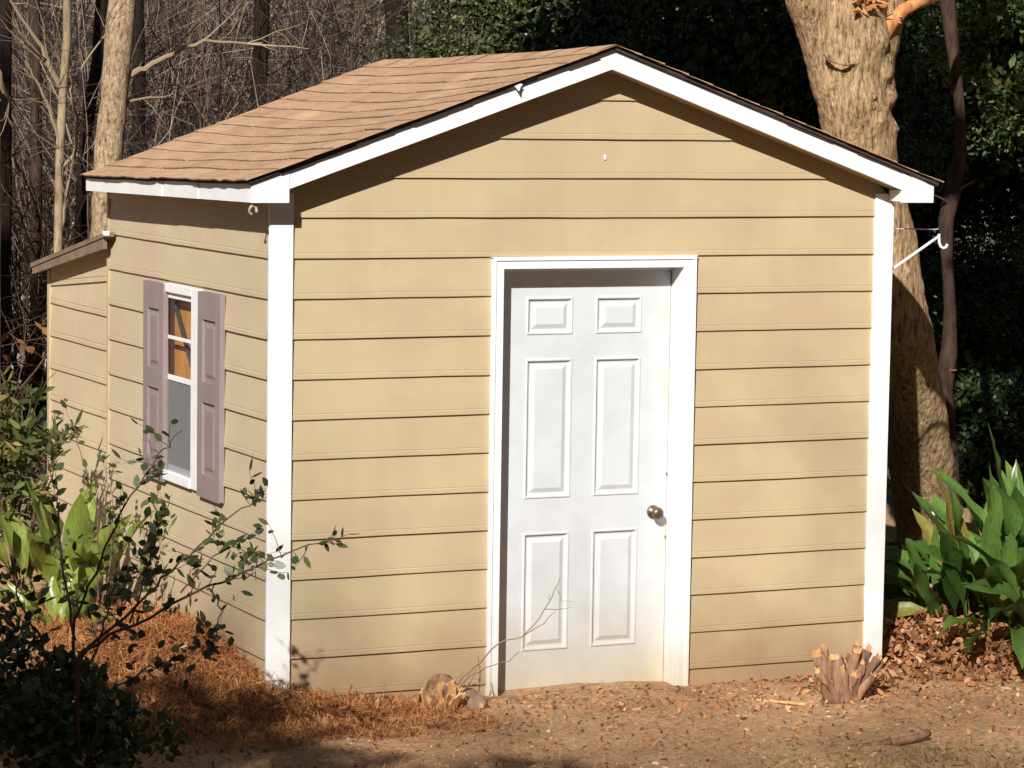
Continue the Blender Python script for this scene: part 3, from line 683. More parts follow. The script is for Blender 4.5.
# big tree right of the shed
bt_y = 1.28
def bp(u, v, dy=0): return at(u, v, y=bt_y + dy)
axis = [bp(852, -45), bp(850, 15), bp(852, 60), bp(853, 100), bp(861, 150), bp(871, 200), bp(884, 260), bp(898, 330), bp(911, 400, .22), bp(922, 470, .45), bp(930, 540, .65), bp(935, 610, .75), bp(936, 650, .8)]
big = thing('large_tree', axis[-1], 'large gnarled pale tree leaning behind the right end of the roof', 'tree')
P = []; 
for a, b in zip(axis, axis[1:]): P += [a.lerp(b, i / 7) for i in range(7)]
P.append(axis[-1]); L = len(P)
def brad(z):
    return .19 + .03 * max(0, (z - 2.9)) + .10 * max(0, .35 - z) ** 1.3
lumps = [(bp(862, 108, -.2), .09, .05), (bp(876, 118, -.17), .05, .05), (bp(884, 72, -.14), .06, .05), (bp(889, 95, -.1), .05, .05), (bp(880, 40, -.18), .08, .05), (bp(893, 130, -.05), .07, .04), (bp(910, 235, -.05), .09, .02), (bp(850, 62, -.22), .05, -.04), (bp(872, 110, -.2), .04, -.03), (bp(815, 92, -.05), .05, .02)]
mb = MB(); mb.tube(P, [brad(p.z) for p in P], 40, lump=.07, lf=4., bumps=lumps)
def limb(pts, r0, r1, n=20, more=()):
    Q = []
    for a, b in zip(pts, pts[1:]): Q += [a.lerp(b, i / 6) for i in range(6)]
    Q.append(pts[-1]); mb.tube(Q, [r0 + (r1 - r0) * i / len(Q) for i in range(len(Q))], n, lump=.1, lf=5, bumps=more); return Q
limb([bp(856, 165), bp(846, 120), bp(831, 60), bp(817, 20), bp(800, -20), bp(770, -90), bp(745, -180, .3)], .15, .11, more=lumps)
limb([bp(862, 130, -.02), bp(873, 60), bp(884, 10), bp(892, -70), bp(905, -170, .2)], .14, .09, more=lumps)
limb([bp(858, 110, -.03), bp(856, 40, -.05), bp(858, -4, -.05), bp(860, -40, -.03)], .14, .12, more=lumps)
for (u, v, dy, r_) in ((872, 106, -.19, .04), (878, 116, -.18, .035), (885, 75, -.16, .04), (889, 92, -.13, .035), (893, 128, -.09, .04), (881, 45, -.18, .045), (872, 96, -.2, .03), (887, 58, -.15, .03)):
    c = bp(u, v, dy); mb.tube([c + Vector((0, .06, -.05)), c, c + Vector((0, .04, .05))], [r_ * .8, r_, r_ * .6], 10, lump=.3, lf=14)
# healed collar round the lost limb
rg = [bp(846 + 22 * math.cos(a_), 48 + 16 * math.sin(a_), -.195 + .03 * abs(math.cos(a_))) for a_ in np.linspace(.1, 3.0, 12)]
mb.tube(rg, [.006] + [.013] * 10 + [.006], 8, lump=.4, lf=16)
tr_o = mb.build('trunk', M['bark_big'], big, smooth=True)
rm = tr_o.modifiers.new('skin', 'REMESH'); rm.mode = 'VOXEL'; rm.voxel_size = .011; rm.use_smooth_shade = True
smm = tr_o.modifiers.new('soften', 'SMOOTH'); smm.iterations = 3
tx = bpy.data.textures.new('bark_ridges', 'CLOUDS'); tx.noise_scale = .05; tx.noise_depth = 3
dm = tr_o.modifiers.new('ridges', 'DISPLACE'); dm.texture = tx; dm.strength = .014; dm.texture_coords = 'LOCAL'
mb = MB(); rr = random.Random(4)
Q = limb([bp(880, 40, -.1), bp(890, 24, -.14), bp(903, 10, -.17), bp(918, 2, -.18), bp(940, -6, -.18), bp(965, -40, -.1)], .045, .028, 10)
mb.build('branch', M['torn'], big, smooth=True)
mb = MB()
for i in range(22):
    c = bp(866 + rr.uniform(-14, 12), 4 + rr.uniform(-6, 6), -.2 + rr.uniform(-.03, .03)); d = Vector((rr.gauss(0, .6), -.5, rr.gauss(.1, .6))).normalized()
    mb.tube([c, c + d * rr.uniform(.03, .09)], [rr.uniform(.008, .02), .003], 4)
mb.build('torn_wood', M['torn'], big); mb = MB()
for i in range(8):
    c = bp(891 + rr.uniform(-6, 4), 20 + rr.uniform(-5, 5), -.16); d = Vector((rr.gauss(0, .6), -.5, rr.gauss(.1, .6))).normalized()
    mb.tube([c, c + d * rr.uniform(.03, .06)], [rr.uniform(.008, .016), .003], 4)
mb.build('torn_wood', M['torn'], big)
# added leaf crown out of view, clipped along sun rays to shade the background
def crown_pts(cen, rad, n, r=rng, shell=.55, sub=9, subr=.45):
    """leaf clumps: sub-centres through an ellipsoid, leaves gathered round each"""
    k = max(1, sub); dirs = unit(r.normal(size=(k, 3))); rad = np.array(rad)
    cs = np.array(cen) + dirs * rad * (shell + (1 - shell) * r.random((k, 1)))
    w = r.integers(0, k, n); d = unit(r.normal(size=(n, 3)))
    return cs[w] + d * subr * rad.mean() * (r.random((n, 1)) ** .45) * np.array([1, 1, .8])
cr = np.concatenate([crown_pts((3.2, 2.6, 6.6), (3.2, 2.2, 1.5), 10500, sub=60, subr=.3, shell=.1), crown_pts((6.5, 2.2, 6.0), (2.6, 2.2, 1.5), 9000, sub=40, subr=.3, shell=.1)])
ch = cr[:, 2] + .79 * cr[:, 1]; cu = cr[:, 0] - .775 * cr[:, 1]
keep = (ch > 5.75) & (cr[:, 2] > 4.5) & ((cu < 3.3) | (ch < 5.3) | (rng.random(len(cr)) < .05))
cr = cr[keep]
leaf_obj('crown', leaves(cr, .2, .09), M['ever'], big)

# second, slender trunk in front of the dark foliage
sx_y = 1.75
thin = [at(u, v, y=sx_y) for u, v in [(940, -60), (947, 0), (953, 50), (960, 110), (961, 150), (953, 190), (946, 220), (947, 260), (950, 310), (949, 350), (944, 390), (949, 430), (953, 475), (955, 560), (955, 640)]]
sl = thing('slender_tree', thin[-1], 'slender crooked brown trunk close to the right of the large pale tree', 'tree')
P = []
for a, b in zip(thin, thin[1:]): P += [a.lerp(b, i / 4) for i in range(4)]
P.append(thin[-1]); mb = MB(); mb.tube(P, [.036 + .008 * math.sin(i * .37) + .001 * i * .2 for i in range(len(P))], 12, lump=.12, lf=7)
mb.build('trunk', M['bark_mid'], sl, smooth=True)
rr = random.Random(9)
for (u, v, u2, v2) in ((950, 205, 935, 195), (952, 195, 975, 180), (944, 372, 957, 370)):
    mb = MB(); mb.tube([at(u, v, y=sx_y), at((u + u2) / 2, (v + v2) / 2 - 1, y=sx_y - .05), at(u2, v2, y=sx_y - .08)], [.012, .009, .004], 5); mb.build('branch', M['twig_brown'], sl)

# evergreens behind, and the wood
def evergreen(cen, rad, n, nbig, mt, label, cat='tree', name='evergreen_tree', group='evergreens behind the shed', leaf=.042, seed=0):
    r = np.random.default_rng(seed); zb = float(gz(cen[0], cen[1])); t = thing(name, (cen[0], cen[1], zb), label, cat, group)
    p = crown_pts(cen, rad, n, r, .6, 70, .24); p = p[p[:, 2] > zb + .05]
    v = leaves(p, leaf, leaf * .5, rnd=r)
    p2 = crown_pts(cen, [x * .72 for x in rad], nbig * 4, r, .1, 60, .35); p2 = p2[p2[:, 2] > zb + .05]
    v = np.concatenate([v, leaves(p2, .09, .05, rnd=r)])
    leaf_obj('crown', v, M[mt], t)
    mb = MB(); mb.tube([(cen[0], cen[1], zb - .1), (cen[0] + .03, cen[1], zb + (cen[2] - zb) * .6), (cen[0] - .03, cen[1] + .05, cen[2] + rad[2] * .4)], [min(.11, rad[2] * .05), min(.09, rad[2] * .04), min(.03, rad[2] * .02)], 10, lump=.1); mb.build('trunk', M['bark_dark'], t, smooth=True)
    return t
def ctr(u, y, z): p = at(u, 100, y=y); return (p.x, y, z)
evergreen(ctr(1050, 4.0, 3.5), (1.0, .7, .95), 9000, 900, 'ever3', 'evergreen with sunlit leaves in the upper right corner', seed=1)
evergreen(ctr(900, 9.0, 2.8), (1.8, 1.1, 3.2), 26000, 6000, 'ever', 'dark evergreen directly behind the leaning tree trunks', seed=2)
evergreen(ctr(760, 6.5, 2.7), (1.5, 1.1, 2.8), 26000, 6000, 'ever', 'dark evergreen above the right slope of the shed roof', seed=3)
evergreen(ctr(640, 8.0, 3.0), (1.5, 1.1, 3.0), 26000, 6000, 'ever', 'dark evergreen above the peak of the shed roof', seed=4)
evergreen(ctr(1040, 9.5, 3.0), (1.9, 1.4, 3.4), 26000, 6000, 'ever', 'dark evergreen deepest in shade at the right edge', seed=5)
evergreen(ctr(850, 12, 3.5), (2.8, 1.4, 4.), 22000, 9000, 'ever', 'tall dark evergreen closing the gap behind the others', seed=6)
evergreen(ctr(1010, 7.6, .75), (1.3, .6, 1.15), 12000, 2500, 'ever', 'low dark evergreen bush behind the broad-leaved plants', 'shrub', 'evergreen_shrub', seed=9)  # this bush and the next are added to darken sunlit ground behind
evergreen(ctr(905, 8.0, .75), (1.3, .6, 1.2), 12000, 2500, 'ever', 'low dark evergreen bush just behind the leaning pale trunk', 'shrub', 'evergreen_shrub', seed=10)
evergreen(ctr(1005, 4.7, .45), (1.0, .5, .62), 7000, 2500, 'ever', 'knee-high dark evergreen ground shrub showing just over the broad-leaved plants', 'shrub', 'evergreen_shrub', seed=11)  # added so dark leaves stand in for shade on the ground strip
evergreen(ctr(530, 11., 3.0), (1.3, 1., 2.6), 22000, 3000, 'ever2', 'olive-green leafy shrub above the middle of the roof ridge', 'shrub', 'evergreen_shrub', seed=7)
evergreen(ctr(470, 15., 3.6), (1.4, 1., 2.4), 9000, 300, 'ever2', 'sparse yellowish shrub above the back half of the roof ridge', 'shrub', 'evergreen_shrub', seed=8)

# bare thicket on the slope
th = MB(); rr = random.Random(21)
for i in range(330):
    y = rr.uniform(9.5, 24); u = rr.uniform(-60, 520) if rr.random() < .9 else rr.uniform(500, 1000); b = gp(u, y)
    for _ in range(rr.randint(1, 3)):
        a = rr.uniform(0, 6.28); branchy(th, b, (math.cos(a) * .45, math.sin(a) * .45, 1), rr.uniform(2, 4.2), rr.uniform(.01, .022), 2, rr, 5, 4, .13, .8, .0)
for i in range(170):
    y = rr.uniform(19, 40); b = gp(rr.uniform(-60, 540), y)
    for _ in range(2):
        a = rr.uniform(0, 6.28); branchy(th, b, (math.cos(a) * .4, math.sin(a) * .4, 1), rr.uniform(3, 6.), rr.uniform(.015, .035), 2, rr, 5, 4, .13, .8, .0)
th.build('thicket', M['twig'], None, fixn=False)
tag(bpy.data.objects['thicket'], 'tangle of bare twigs covering the wooded slope', None, None, 'stuff')
def bare_shrub(u, y, h, n, mt, label, seed, r=.012, lean=.5):
    rr = random.Random(seed); b = gp(u, y); t = thing('bare_shrub', b, label, 'shrub', 'bare shrubs behind the shed')
    for _ in range(n):
        mb = MB(); a = rr.uniform(0, 6.28); branchy(mb, b, (math.cos(a) * lean, math.sin(a) * lean, 1), rr.uniform(.7, 1.1) * h, r, 2, rr, 6, 5, .13, .8, 0.)
        mb.build('stem', M[mt], t, fixn=False)
bare_shrub(300, 9.0, 3.3, 6, 'twig_tan', 'tan leafless shrub with arching twigs behind the roof slope', 1, .012, .7)
bare_shrub(370, 11.0, 3.6, 6, 'twig_tan', 'leafless shrub whose pale twigs fan out by the broad dark trunk', 2, .01, .8)
bare_shrub(200, 10.0, 3.6, 5, 'twig_brown', 'dark leafless shrub between the pale trunk and the roof', 3, .02, .5)
bare_shrub(20, 6.5, 2.4, 6, 'twig_brown', 'dark leafless shrub beside the end of the lean-to', 4, .012, .7)
bare_shrub(-25, 4.6, 1.9, 6, 'twig_tan', 'leafless shrub with pale twigs reaching toward the lean-to wall', 5, .01, .9)
# grey litter lying on the slope
n = 30000; yy = rng.uniform(8, 34, n); uu = rng.uniform(-80, 560, n)
px = np.array([at(u, 100, y=y)[:] for u, y in zip(uu, yy)]); px[:, 2] = gz(px[:, 0], px[:, 1]) + rng.uniform(.0, .12, n)
dd = rng.normal(size=(n, 3)); dd[:, 2] = np.abs(dd[:, 2]) * .8
leaf_obj('woodland_litter', leaves(px, .17, .1, .5, dd, .6), M['greylitter']); tag(bpy.data.objects['woodland_litter'], 'grey and mauve dead leaves strewn over the slope', None, None, 'stuff')
# orange beech leaves at the left edge
t = thing('beech_sapling', gp(-8, 5.), 'young beech still holding orange leaves at the left edge', 'tree'); mb = MB(); rr = random.Random(31)
b = gp(-8, 5.); branchy(mb, b, (-.15, 0, 1), 1.5, .012, 2, rr, 5, 5, .08, .8, .0); mb.build('branches', M['twig_brown'], t, fixn=False)
p = np.array([v for v in mb.v if v[2] > b.z + .5]); p = p[rng.integers(0, len(p), 70)]; leaf_obj('leaves', leaves(p, .08, .045, .4), M['orange'], t)

# ---------------------------------------------------------------- plants in the yard
def blade_plant(name, base, n, L, Wd, mt, label, seed, spread=.25, stalk=.35, group=None, lean=.55):
    r = random.Random(seed); t = thing(name, base, label, 'plant', group); mb = MB(); b = Vector(base)
    for i in range(n):
        a = r.uniform(0, 6.28); p0 = b + Vector((math.cos(a), math.sin(a), 0)) * r.uniform(0, spread); p0.z = float(gz(p0.x, p0.y)) - .01
        tilt = r.uniform(.1, 1.) * lean; out = Vector((math.cos(a + r.gauss(0, .5)), math.sin(a + r.gauss(0, .5)), 0))
        l = L * r.uniform(.7, 1.15); w = Wd * r.uniform(.75, 1.15); K = 10; droop = r.uniform(.5, 2.0) * tilt
        pts = []; d = (Vector((0, 0, 1)) + out * tilt).normalized(); p = p0.copy(); tot = l * (1 + stalk)
        for j in range(K + 1):
            pts.append(p.copy()); d = (d + out * droop * .16 + Vector((0, 0, -droop * .13))).normalized(); p = p + d * tot / K
        side0 = out.cross(Vector((0, 0, 1))).normalized(); tw = r.gauss(0, .5)
        V = []
        for j in range(K + 1):
            s = j / K; q = max(0, (s - stalk / (1 + stalk)) / (1 - stalk / (1 + stalk)))
            ww = w * .5 * (math.sin(math.pi * q ** .8) ** .85 if 0 < q < 1 else 0) + (.006 if q <= 0 else .001)
            tt = (pts[min(j + 1, K)] - pts[max(j - 1, 0)]).normalized(); sd = side0.copy(); sd.rotate(Matrix.Rotation(tw * s * 1.5, 3, tt)); nn_ = sd.cross(tt)
            rip = .4 * ww * math.sin(q * 11 + i) * (q > 0)
            V += [pts[j] + sd * ww + nn_ * (ww * .38 + rip), pts[j] + sd * ww * .5 + nn_ * (ww * .26 + rip * .3), pts[j], pts[j] - sd * ww * .5 + nn_ * (ww * .26 - rip * .3), pts[j] - sd * ww + nn_ * (ww * .38 - rip)]
        F = []
        for j in range(K): F += [(j * 5 + e, j * 5 + e + 1, j * 5 + e + 6, j * 5 + e + 5) for e in range(4)]
        mb.add(V, F)
    mb.build('leaves', M[mt], t, smooth=True, fixn=False); return t
G = lambda x, y: Vector((x, y, float(gz(x, y))))
blade_plant('broadleaf_plant', G(4.36, .38), 64, .58, .125, 'blade_green', 'large glossy green broadleaf plant at the right edge', 3, .26, .5, 'broad-leaved plants', .75)
blade_plant('broadleaf_plant', G(4.75, .55), 46, .58, .13, 'blade_green', 'upright green broadleaf clump cut off by the right edge', 5, .25, .7, 'broad-leaved plants', .6)
blade_plant('broadleaf_plant', G(4.55, .12), 20, .6, .135, 'blade_green', 'drooping green broadleaf clump lowest at the right edge', 12, .2, .45, 'broad-leaved plants', 1.15)
blade_plant('broadleaf_plant', G(4.12, .62), 22, .36, .08, 'blade_green', 'smaller green broadleaf clump at the foot of the leaning trunk', 4, .16, .5, 'broad-leaved plants', .6)
blade_plant('broadleaf_plant', G(-.42, 1.9), 20, .46, .14, 'blade_yellow', 'sunlit yellow-green broadleaf plant in front of the lean-to wall', 6, .22, .45, 'broad-leaved plants', .35)
blade_plant('broadleaf_plant', G(-.62, 1.35), 14, .26, .08, 'blade_yellow', 'low yellowing broadleaf plant among the shrub stems', 8, .2, .3, 'broad-leaved plants', .6)

def leafy_branch(mb, pos, dr, pts, r0, rr, leafn, twn=.16, tip=.25):
    """pts: world polyline; adds the stem, side twigs and leaf seats"""
    Q = []
    for a, b in zip(pts, pts[1:]): Q += [a.lerp(b, i / 5) + Vector((rr.gauss(0, .006), rr.gauss(0, .006), rr.gauss(0, .006))) for i in range(5)]
    Q.append(pts[-1]); n = len(Q); mb.tube(Q, [r0 * (1 - .75 * i / n) for i in range(n)], 5, cap=False)
    k = int(leafn)
    for _ in range(k):
        i = int(n * (tip + (1 - tip) * rr.random())); i = min(max(i, 1), n - 2); d = (Q[i + 1] - Q[i]).normalized()
        dd = (d * .6 + Vector((rr.gauss(0, .6), rr.gauss(0, .6), rr.gauss(.15, .5)))).normalized(); l = twn * rr.uniform(.3, 1.2)
        tw = wander(Q[i], dd, l, 4, .16, .02, rr); mb.tube(tw, [r0 * .28, r0 * .26, r0 * .22, r0 * .18, r0 * .12], 3, cap=False)
        for q in range(1, 5):
            if rr.random() < .8:
                pos.append(tw[q][:]); e = (tw[q] - tw[q - 1]).normalized() * .5 + Vector((rr.gauss(0, .6), rr.gauss(0, .6), rr.gauss(0, .5))); dr.append(e[:])
def shrub(name, base, lines, label, mt, seed, r0=.009, leaf=.045, wd=.55, leafn=22, twn=.16, cloud=None, cat='shrub', group=None):
    rr = random.Random(seed); r = np.random.default_rng(seed); t = thing(name, base, label, cat, group); mb = MB(); pos, dr = [], []
    for ln in lines: leafy_branch(mb, pos, dr, [Vector(p) for p in ln[0]], r0 * ln[1], rr, leafn * ln[2], twn)
    mb.build('stems', M['twig_brown'], t, fixn=False)
    pos, dr = np.array(pos), np.array(dr)
    v = leaves(pos, leaf, leaf * wd, .3, dr, rnd=r)
    if cloud is not None: v = np.concatenate([v] + [leaves(crown_pts(c, rd, nn_, r, .1, 14, .4), leaf, leaf * wd, .3, rnd=r) for c, rd, nn_ in cloud])
    leaf_obj('leaves', v, M[mt], t)
b = at(74, 806, z=.0); B = Vector(b)
yS = B.y
def pl(pts, y): return [at(u, v, y=(y[i] if isinstance(y, (list, tuple)) else y)) for i, (u, v) in enumerate(pts)]
def ln(pts, y0, y1):
    n = len(pts) - 1; return [at(u, v, y=y0 + (y1 - y0) * i / n) for i, (u, v) in enumerate(pts)]
lines = [
    (ln([(76, 800), (80, 655), (130, 625), (208, 587), (268, 562), (330, 537)], yS, -2.1), 1.1, 1.4),
    (ln([(80, 655), (140, 605), (180, 560), (228, 520), (262, 492)], yS, -1.7), .9, 1.2),
    (ln([(76, 790), (74, 620), (100, 560), (125, 505), (160, 455), (182, 430)], yS, -1.65), .9, .9),
    (ln([(208, 587), (222, 610), (215, 640), (200, 640)], -1.68, -1.7), .5, .8),
    (ln([(180, 592), (210, 560), (232, 545), (262, 560)], -1.68, -1.72), .5, .9),
    (ln([(130, 625), (150, 560), (160, 520), (172, 495)], -1.62, -1.65), .6, .9),
    (ln([(74, 640), (62, 560), (58, 500), (50, 450)], yS, -1.45), .8, .7),
    (ln([(76, 790), (40, 640), (20, 600), (8, 560)], yS, -1.4), .9, .9),
    (ln([(76, 790), (110, 690), (150, 668), (190, 660)], yS, -1.55), .7, .9),
    (ln([(76, 790), (35, 700), (10, 690)], yS, -1.7), .7, .9),
    (ln([(76, 690), (100, 640), (110, 600), (118, 570)], yS, -1.4), .8, .9),
]
shrub('holly_shrub', b, lines, 'sprawling dark shrub whose leafy sprays cross the window and white corner board', 'holly', 5, .008, .05, .6, 17, .15,
      [((B.x - .14, B.y + .2, .36), (.36, .4, .28), 1900), ((B.x - .34, B.y + .25, .6), (.26, .4, .2), 700), ((B.x + .2, B.y + .25, .2), (.34, .3, .2), 1100), ((B.x + .1, B.y + .7, .22), (.36, .3, .22), 1000)])
# twigs in front of the rest: red-stemmed shrub and olive shrub by the lean-to
b2 = at(20, 600, y=2.2); b2.z = float(gz(b2.x, b2.y))
lines = [(ln([(20, 600), (12, 520), (25, 450), (30, 395)], 2.2, 2.2), 1, 2), (ln([(22, 600), (0, 500), (5, 440), (12, 390)], 2.2, 2.1), 1, 2), (ln([(22, 600), (35, 520), (38, 460), (55, 430)], 2.2, 2.1), 1, 1.6), (ln([(20, 600), (-20, 500), (-15, 430)], 2.2, 2.1), 1, 2),
         (ln([(20, 560), (50, 480), (60, 440)], 2.2, 2.), .6, 1)]
shrub('olive_shrub', b2, lines, 'bushy olive-leaved shrub at the left edge below the lean-to', 'olive', 6, .01, .085, .3, 22, .16, [(at(0, 455, y=2.2)[:], (.16, .3, .34), 420)])
b3 = at(95, 640, y=.55); b3.z = float(gz(b3.x, b3.y))
lines = [(ln([(95, 640), (100, 560), (95, 500), (78, 450), (72, 420)], .8, 1.2), .8, .9), (ln([(95, 640), (110, 560), (112, 500), (100, 455)], .8, 1.), .7, .8), (ln([(95, 640), (130, 590), (150, 545), (165, 500)], .8, .6), .7, .8), (ln([(95, 640), (70, 590), (60, 540)], .8, .7), .7, .9)]
shrub('red_stemmed_shrub', b3, lines, 'thin red-stemmed shrub with small leaves against the lean-to siding', 'olive', 7, .006, .05, .5, 20, .13)

# ---------------------------------------------------------------- stumps, stones, sticks
def sticky_stump(name, base, stems, label, seed):
    r = random.Random(seed); t = thing(name, base, label, 'stump', 'cut stumps by the shed wall'); b = Vector(base)
    for (dx, dy, lx, lz, rad) in stems:
        lz *= 1.25; lx *= 1.3; rad *= 1.15
        mb, mc = MB(), MB()
        p0 = b + Vector((dx, dy, -.04)); p1 = p0 + Vector((lx * .35, 0, lz * .5)); p2 = p0 + Vector((lx, r.uniform(-.02, .02), lz))
        P = [p0.lerp(p1, i / 3) for i in range(3)] + [p1.lerp(p2, i / 3) for i in range(4)]
        mb.tube(P, [rad * (1.25 - .25 * i / 6) for i in range(7)], 10, lump=.4, lf=45)
        d = (P[-1] - P[-2]).normalized(); nrm = (d + Vector((r.gauss(0, .4), -.5, r.gauss(0, .3)))).normalized()
        for q in range(9):
            c = P[-1] + Vector((r.uniform(-1, 1), r.uniform(-1, 1), 0)) * rad * .55; mc.tube([c - d * .006, c + d * r.uniform(.006, .022) + Vector((r.gauss(0, .006), r.gauss(0, .006), abs(r.gauss(0, .01))))], [rad * .4, rad * .1], 5)
        so_ = mb.build('stem', M['stumpbark'], t, smooth=True); mc.build('cut_end', M['splinter'], so_)
    return t
b = at(843, 694, z=-.04); r = random.Random(2)
stems = [(-.06, 0, -.06, .19, .03), (-.03, -.02, -.025, .18, .034), (0, .01, .005, .16, .026), (.03, 0, .02, .19, .03), (.045, .02, .07, .2, .022), (.02, -.03, .05, .15, .024), (.05, -.01, .10, .17, .018), (-.02, .03, -.01, .15, .024), (.06, .0, .12, .11, .014), (.0, -.04, .02, .11, .02), (.04, -.04, .08, .1, .018), (-.05, -.03, -.08, .13, .016), (-.01, -.05, -.02, .14, .018), (.055, -.02, .13, .15, .012), (.03, .03, .05, .22, .016), (-.04, .02, -.04, .21, .018), (.015, -.02, .03, .2, .02)]
st = sticky_stump('shrub_stump', b, stems, 'many-stemmed cut shrub stump with splintered tops by the right corner board', 2)
mb = MB()
for i in range(7):
    a = r.uniform(1.8, 4.2) if i < 4 else r.uniform(-1, 1); mb.tube(wander(b + Vector((-.04, 0, .04)), (math.cos(a), .1, r.uniform(.4, 1.2)), r.uniform(.1, .2), 5, .2, 0, r), [.003, .003, .0025, .002, .0015, .001], 4)
mb.build('twigs', M['twig_tan'], st)
# left stump with torn face and sprouting twigs
b = at(440, 708, z=-.02); st = thing('torn_stump', b, 'low stump with a torn pale face and bare twigs reaching across the door', 'stump', 'cut stumps by the shed wall'); mb = MB(); r = random.Random(8)
b = Vector(b)
mb.tube([b + Vector((.07, .03, -.05)), b + Vector((.04, .02, .03)), b + Vector((-.0, .01, .10)), b + Vector((-.02, .0, .12))], [.10, .095, .085, .055], 16, lump=.35, lf=16); mb.build('stem', M['stumpbark'], st)
mb = MB()
for i in range(30):
    t_ = r.uniform(-1, 1); c = b + Vector((-.02 + .1 * t_, -.085 + .05 * abs(t_) + r.uniform(-.015, .03), r.uniform(-.02, .05)))
    d = (Vector((.25 * t_ + r.gauss(-.1, .18), r.gauss(-.3, .25), 1))).normalized(); sd_ = d.cross(Vector((r.gauss(0, .4), -1, r.gauss(0, .2)))).normalized(); nn2 = sd_.cross(d)
    w_, h_, th_ = r.uniform(.012, .034), r.uniform(.06, .12), r.uniform(.006, .014); k1, k2 = r.uniform(.6, 1), r.uniform(.6, 1)
    f_ = [c - sd_ * w_, c + sd_ * w_, c + sd_ * w_ * .8 + d * h_ * k1, c + sd_ * w_ * r.uniform(-.4, .4) + d * h_ * r.uniform(.5, 1.1), c - sd_ * w_ * .8 + d * h_ * k2]
    mb.add(f_ + [q_ + nn2 * th_ for q_ in f_], [(0, 1, 2, 3, 4), (9, 8, 7, 6, 5)] + [((j + 1) % 5, j, j + 5, (j + 1) % 5 + 5) for j in range(5)])
mb.build('torn_face', M['splinter'], st)
mb = MB()
def tw(pts, y0, y1, r0):
    q = ln(pts, y0, y1); Q = []
    for a, c in zip(q, q[1:]): Q += [a.lerp(c, i / 3) + Vector((0, r.gauss(0, .003), r.gauss(0, .003))) for i in range(3)]
    Q.append(q[-1]); mb.tube(Q, [r0 * (1 - .7 * i / len(Q)) for i in range(len(Q))], 5, cap=False)
by = b.y
tw([(448, 695), (462, 678), (480, 662), (498, 643), (522, 636), (540, 618), (552, 595), (560, 578)], by, by - .5, .0048)
tw([(452, 695), (470, 676), (485, 668), (510, 660), (519, 652)], by, by - .35, .0036)
tw([(522, 636), (545, 622), (556, 610)], by - .36, by - .45, .0028); tw([(545, 609), (560, 609), (572, 607)], by - .42, by - .48, .0022); tw([(557, 590), (562, 600), (575, 602)], by - .44, by - .5, .0018)
tw([(479, 690), (480, 672), (478, 656)], by, by, .005); tw([(452, 684), (466, 685), (480, 684)], by, by, .005); tw([(447, 698), (455, 680), (464, 670)], by, by, .006); tw([(450, 700), (466, 690), (473, 676), (478, 664)], by, by, .004)
tw([(549, 600), (549, 592)], by - .43, by - .44, .0015)
mb.build('twigs', M['twig_tan'], st, fixn=False)
def stone(c, rad, label, seed, name='stone', mt='rock', cat='stone', group='stones by the door'):
    bm = bmesh.new(); bmesh.ops.create_icosphere(bm, subdivisions=4, radius=1)
    for v in bm.verts:
        p = v.co.copy(); v.co = Vector((p.x * rad[0], p.y * rad[1], p.z * rad[2])) * (1 + .3 * noise.noise(p * 1.3 + Vector((seed, 0, 0))) + .08 * noise.noise(p * 5 + Vector((seed, 0, 0))))
    me = bpy.data.meshes.new(name); bm.to_mesh(me); bm.free(); me.polygons.foreach_set('use_smooth', [True] * len(me.polygons)); me.materials.append(M[mt])
    o = bpy.data.objects.new(name, me); C.objects.link(o); o.location = c; tag(o, label, cat, group); return o
stone(at(466, 704, y=-.25), (.105, .08, .07), 'rounded earthy stone beside the torn stump', 3)
stone(at(513, 703, y=-.22), (.035, .03, .028), 'small dark clod lying before the left foot of the door', 5, mt='stumpbark')
def stick(p, label, rad, seed, mt='stumpbark', name='stick'):
    r = random.Random(seed); Q = []
    for a, c in zip(p, p[1:]): Q += [a.lerp(c, i / 4) + Vector((0, r.gauss(0, .004), r.gauss(0, .002))) for i in range(4)]
    Q.append(p[-1]); mb = MB(); mb.tube(Q, [rad * (1 - .3 * i / len(Q)) for i in range(len(Q))], 8, lump=.2, lf=20); tag(mb.build(name, M[mt], None, smooth=True), label, 'stick', 'sticks lying on the ground')
gpz = lambda u, v, dz=.01: at(u, v, z=-.07 + dz)
stick([gpz(928, 733, .035), gpz(912, 738, .025), gpz(890, 743, .01), gpz(850, 748, -.01)], 'thick broken branch end lying on the earth at the bottom right', .022, 1)
stick([gpz(720, 690), gpz(745, 694), gpz(765, 697)], 'short dark twig on the earth right of the door', .007, 2)
stick([gpz(752, 700), gpz(780, 702), gpz(806, 704)], 'pale thin stick on the earth before the right stump', .008, 3, 'splinter')
stick([gpz(760, 741), gpz(790, 742), gpz(810, 742)], 'grey twig lying near the bottom edge right of centre', .006, 4)
stick([gpz(955, 648, .08), gpz(985, 644, .1), gpz(1010, 640, .11)], 'thin grey stick on top of the orange leaves at right', .006, 5)

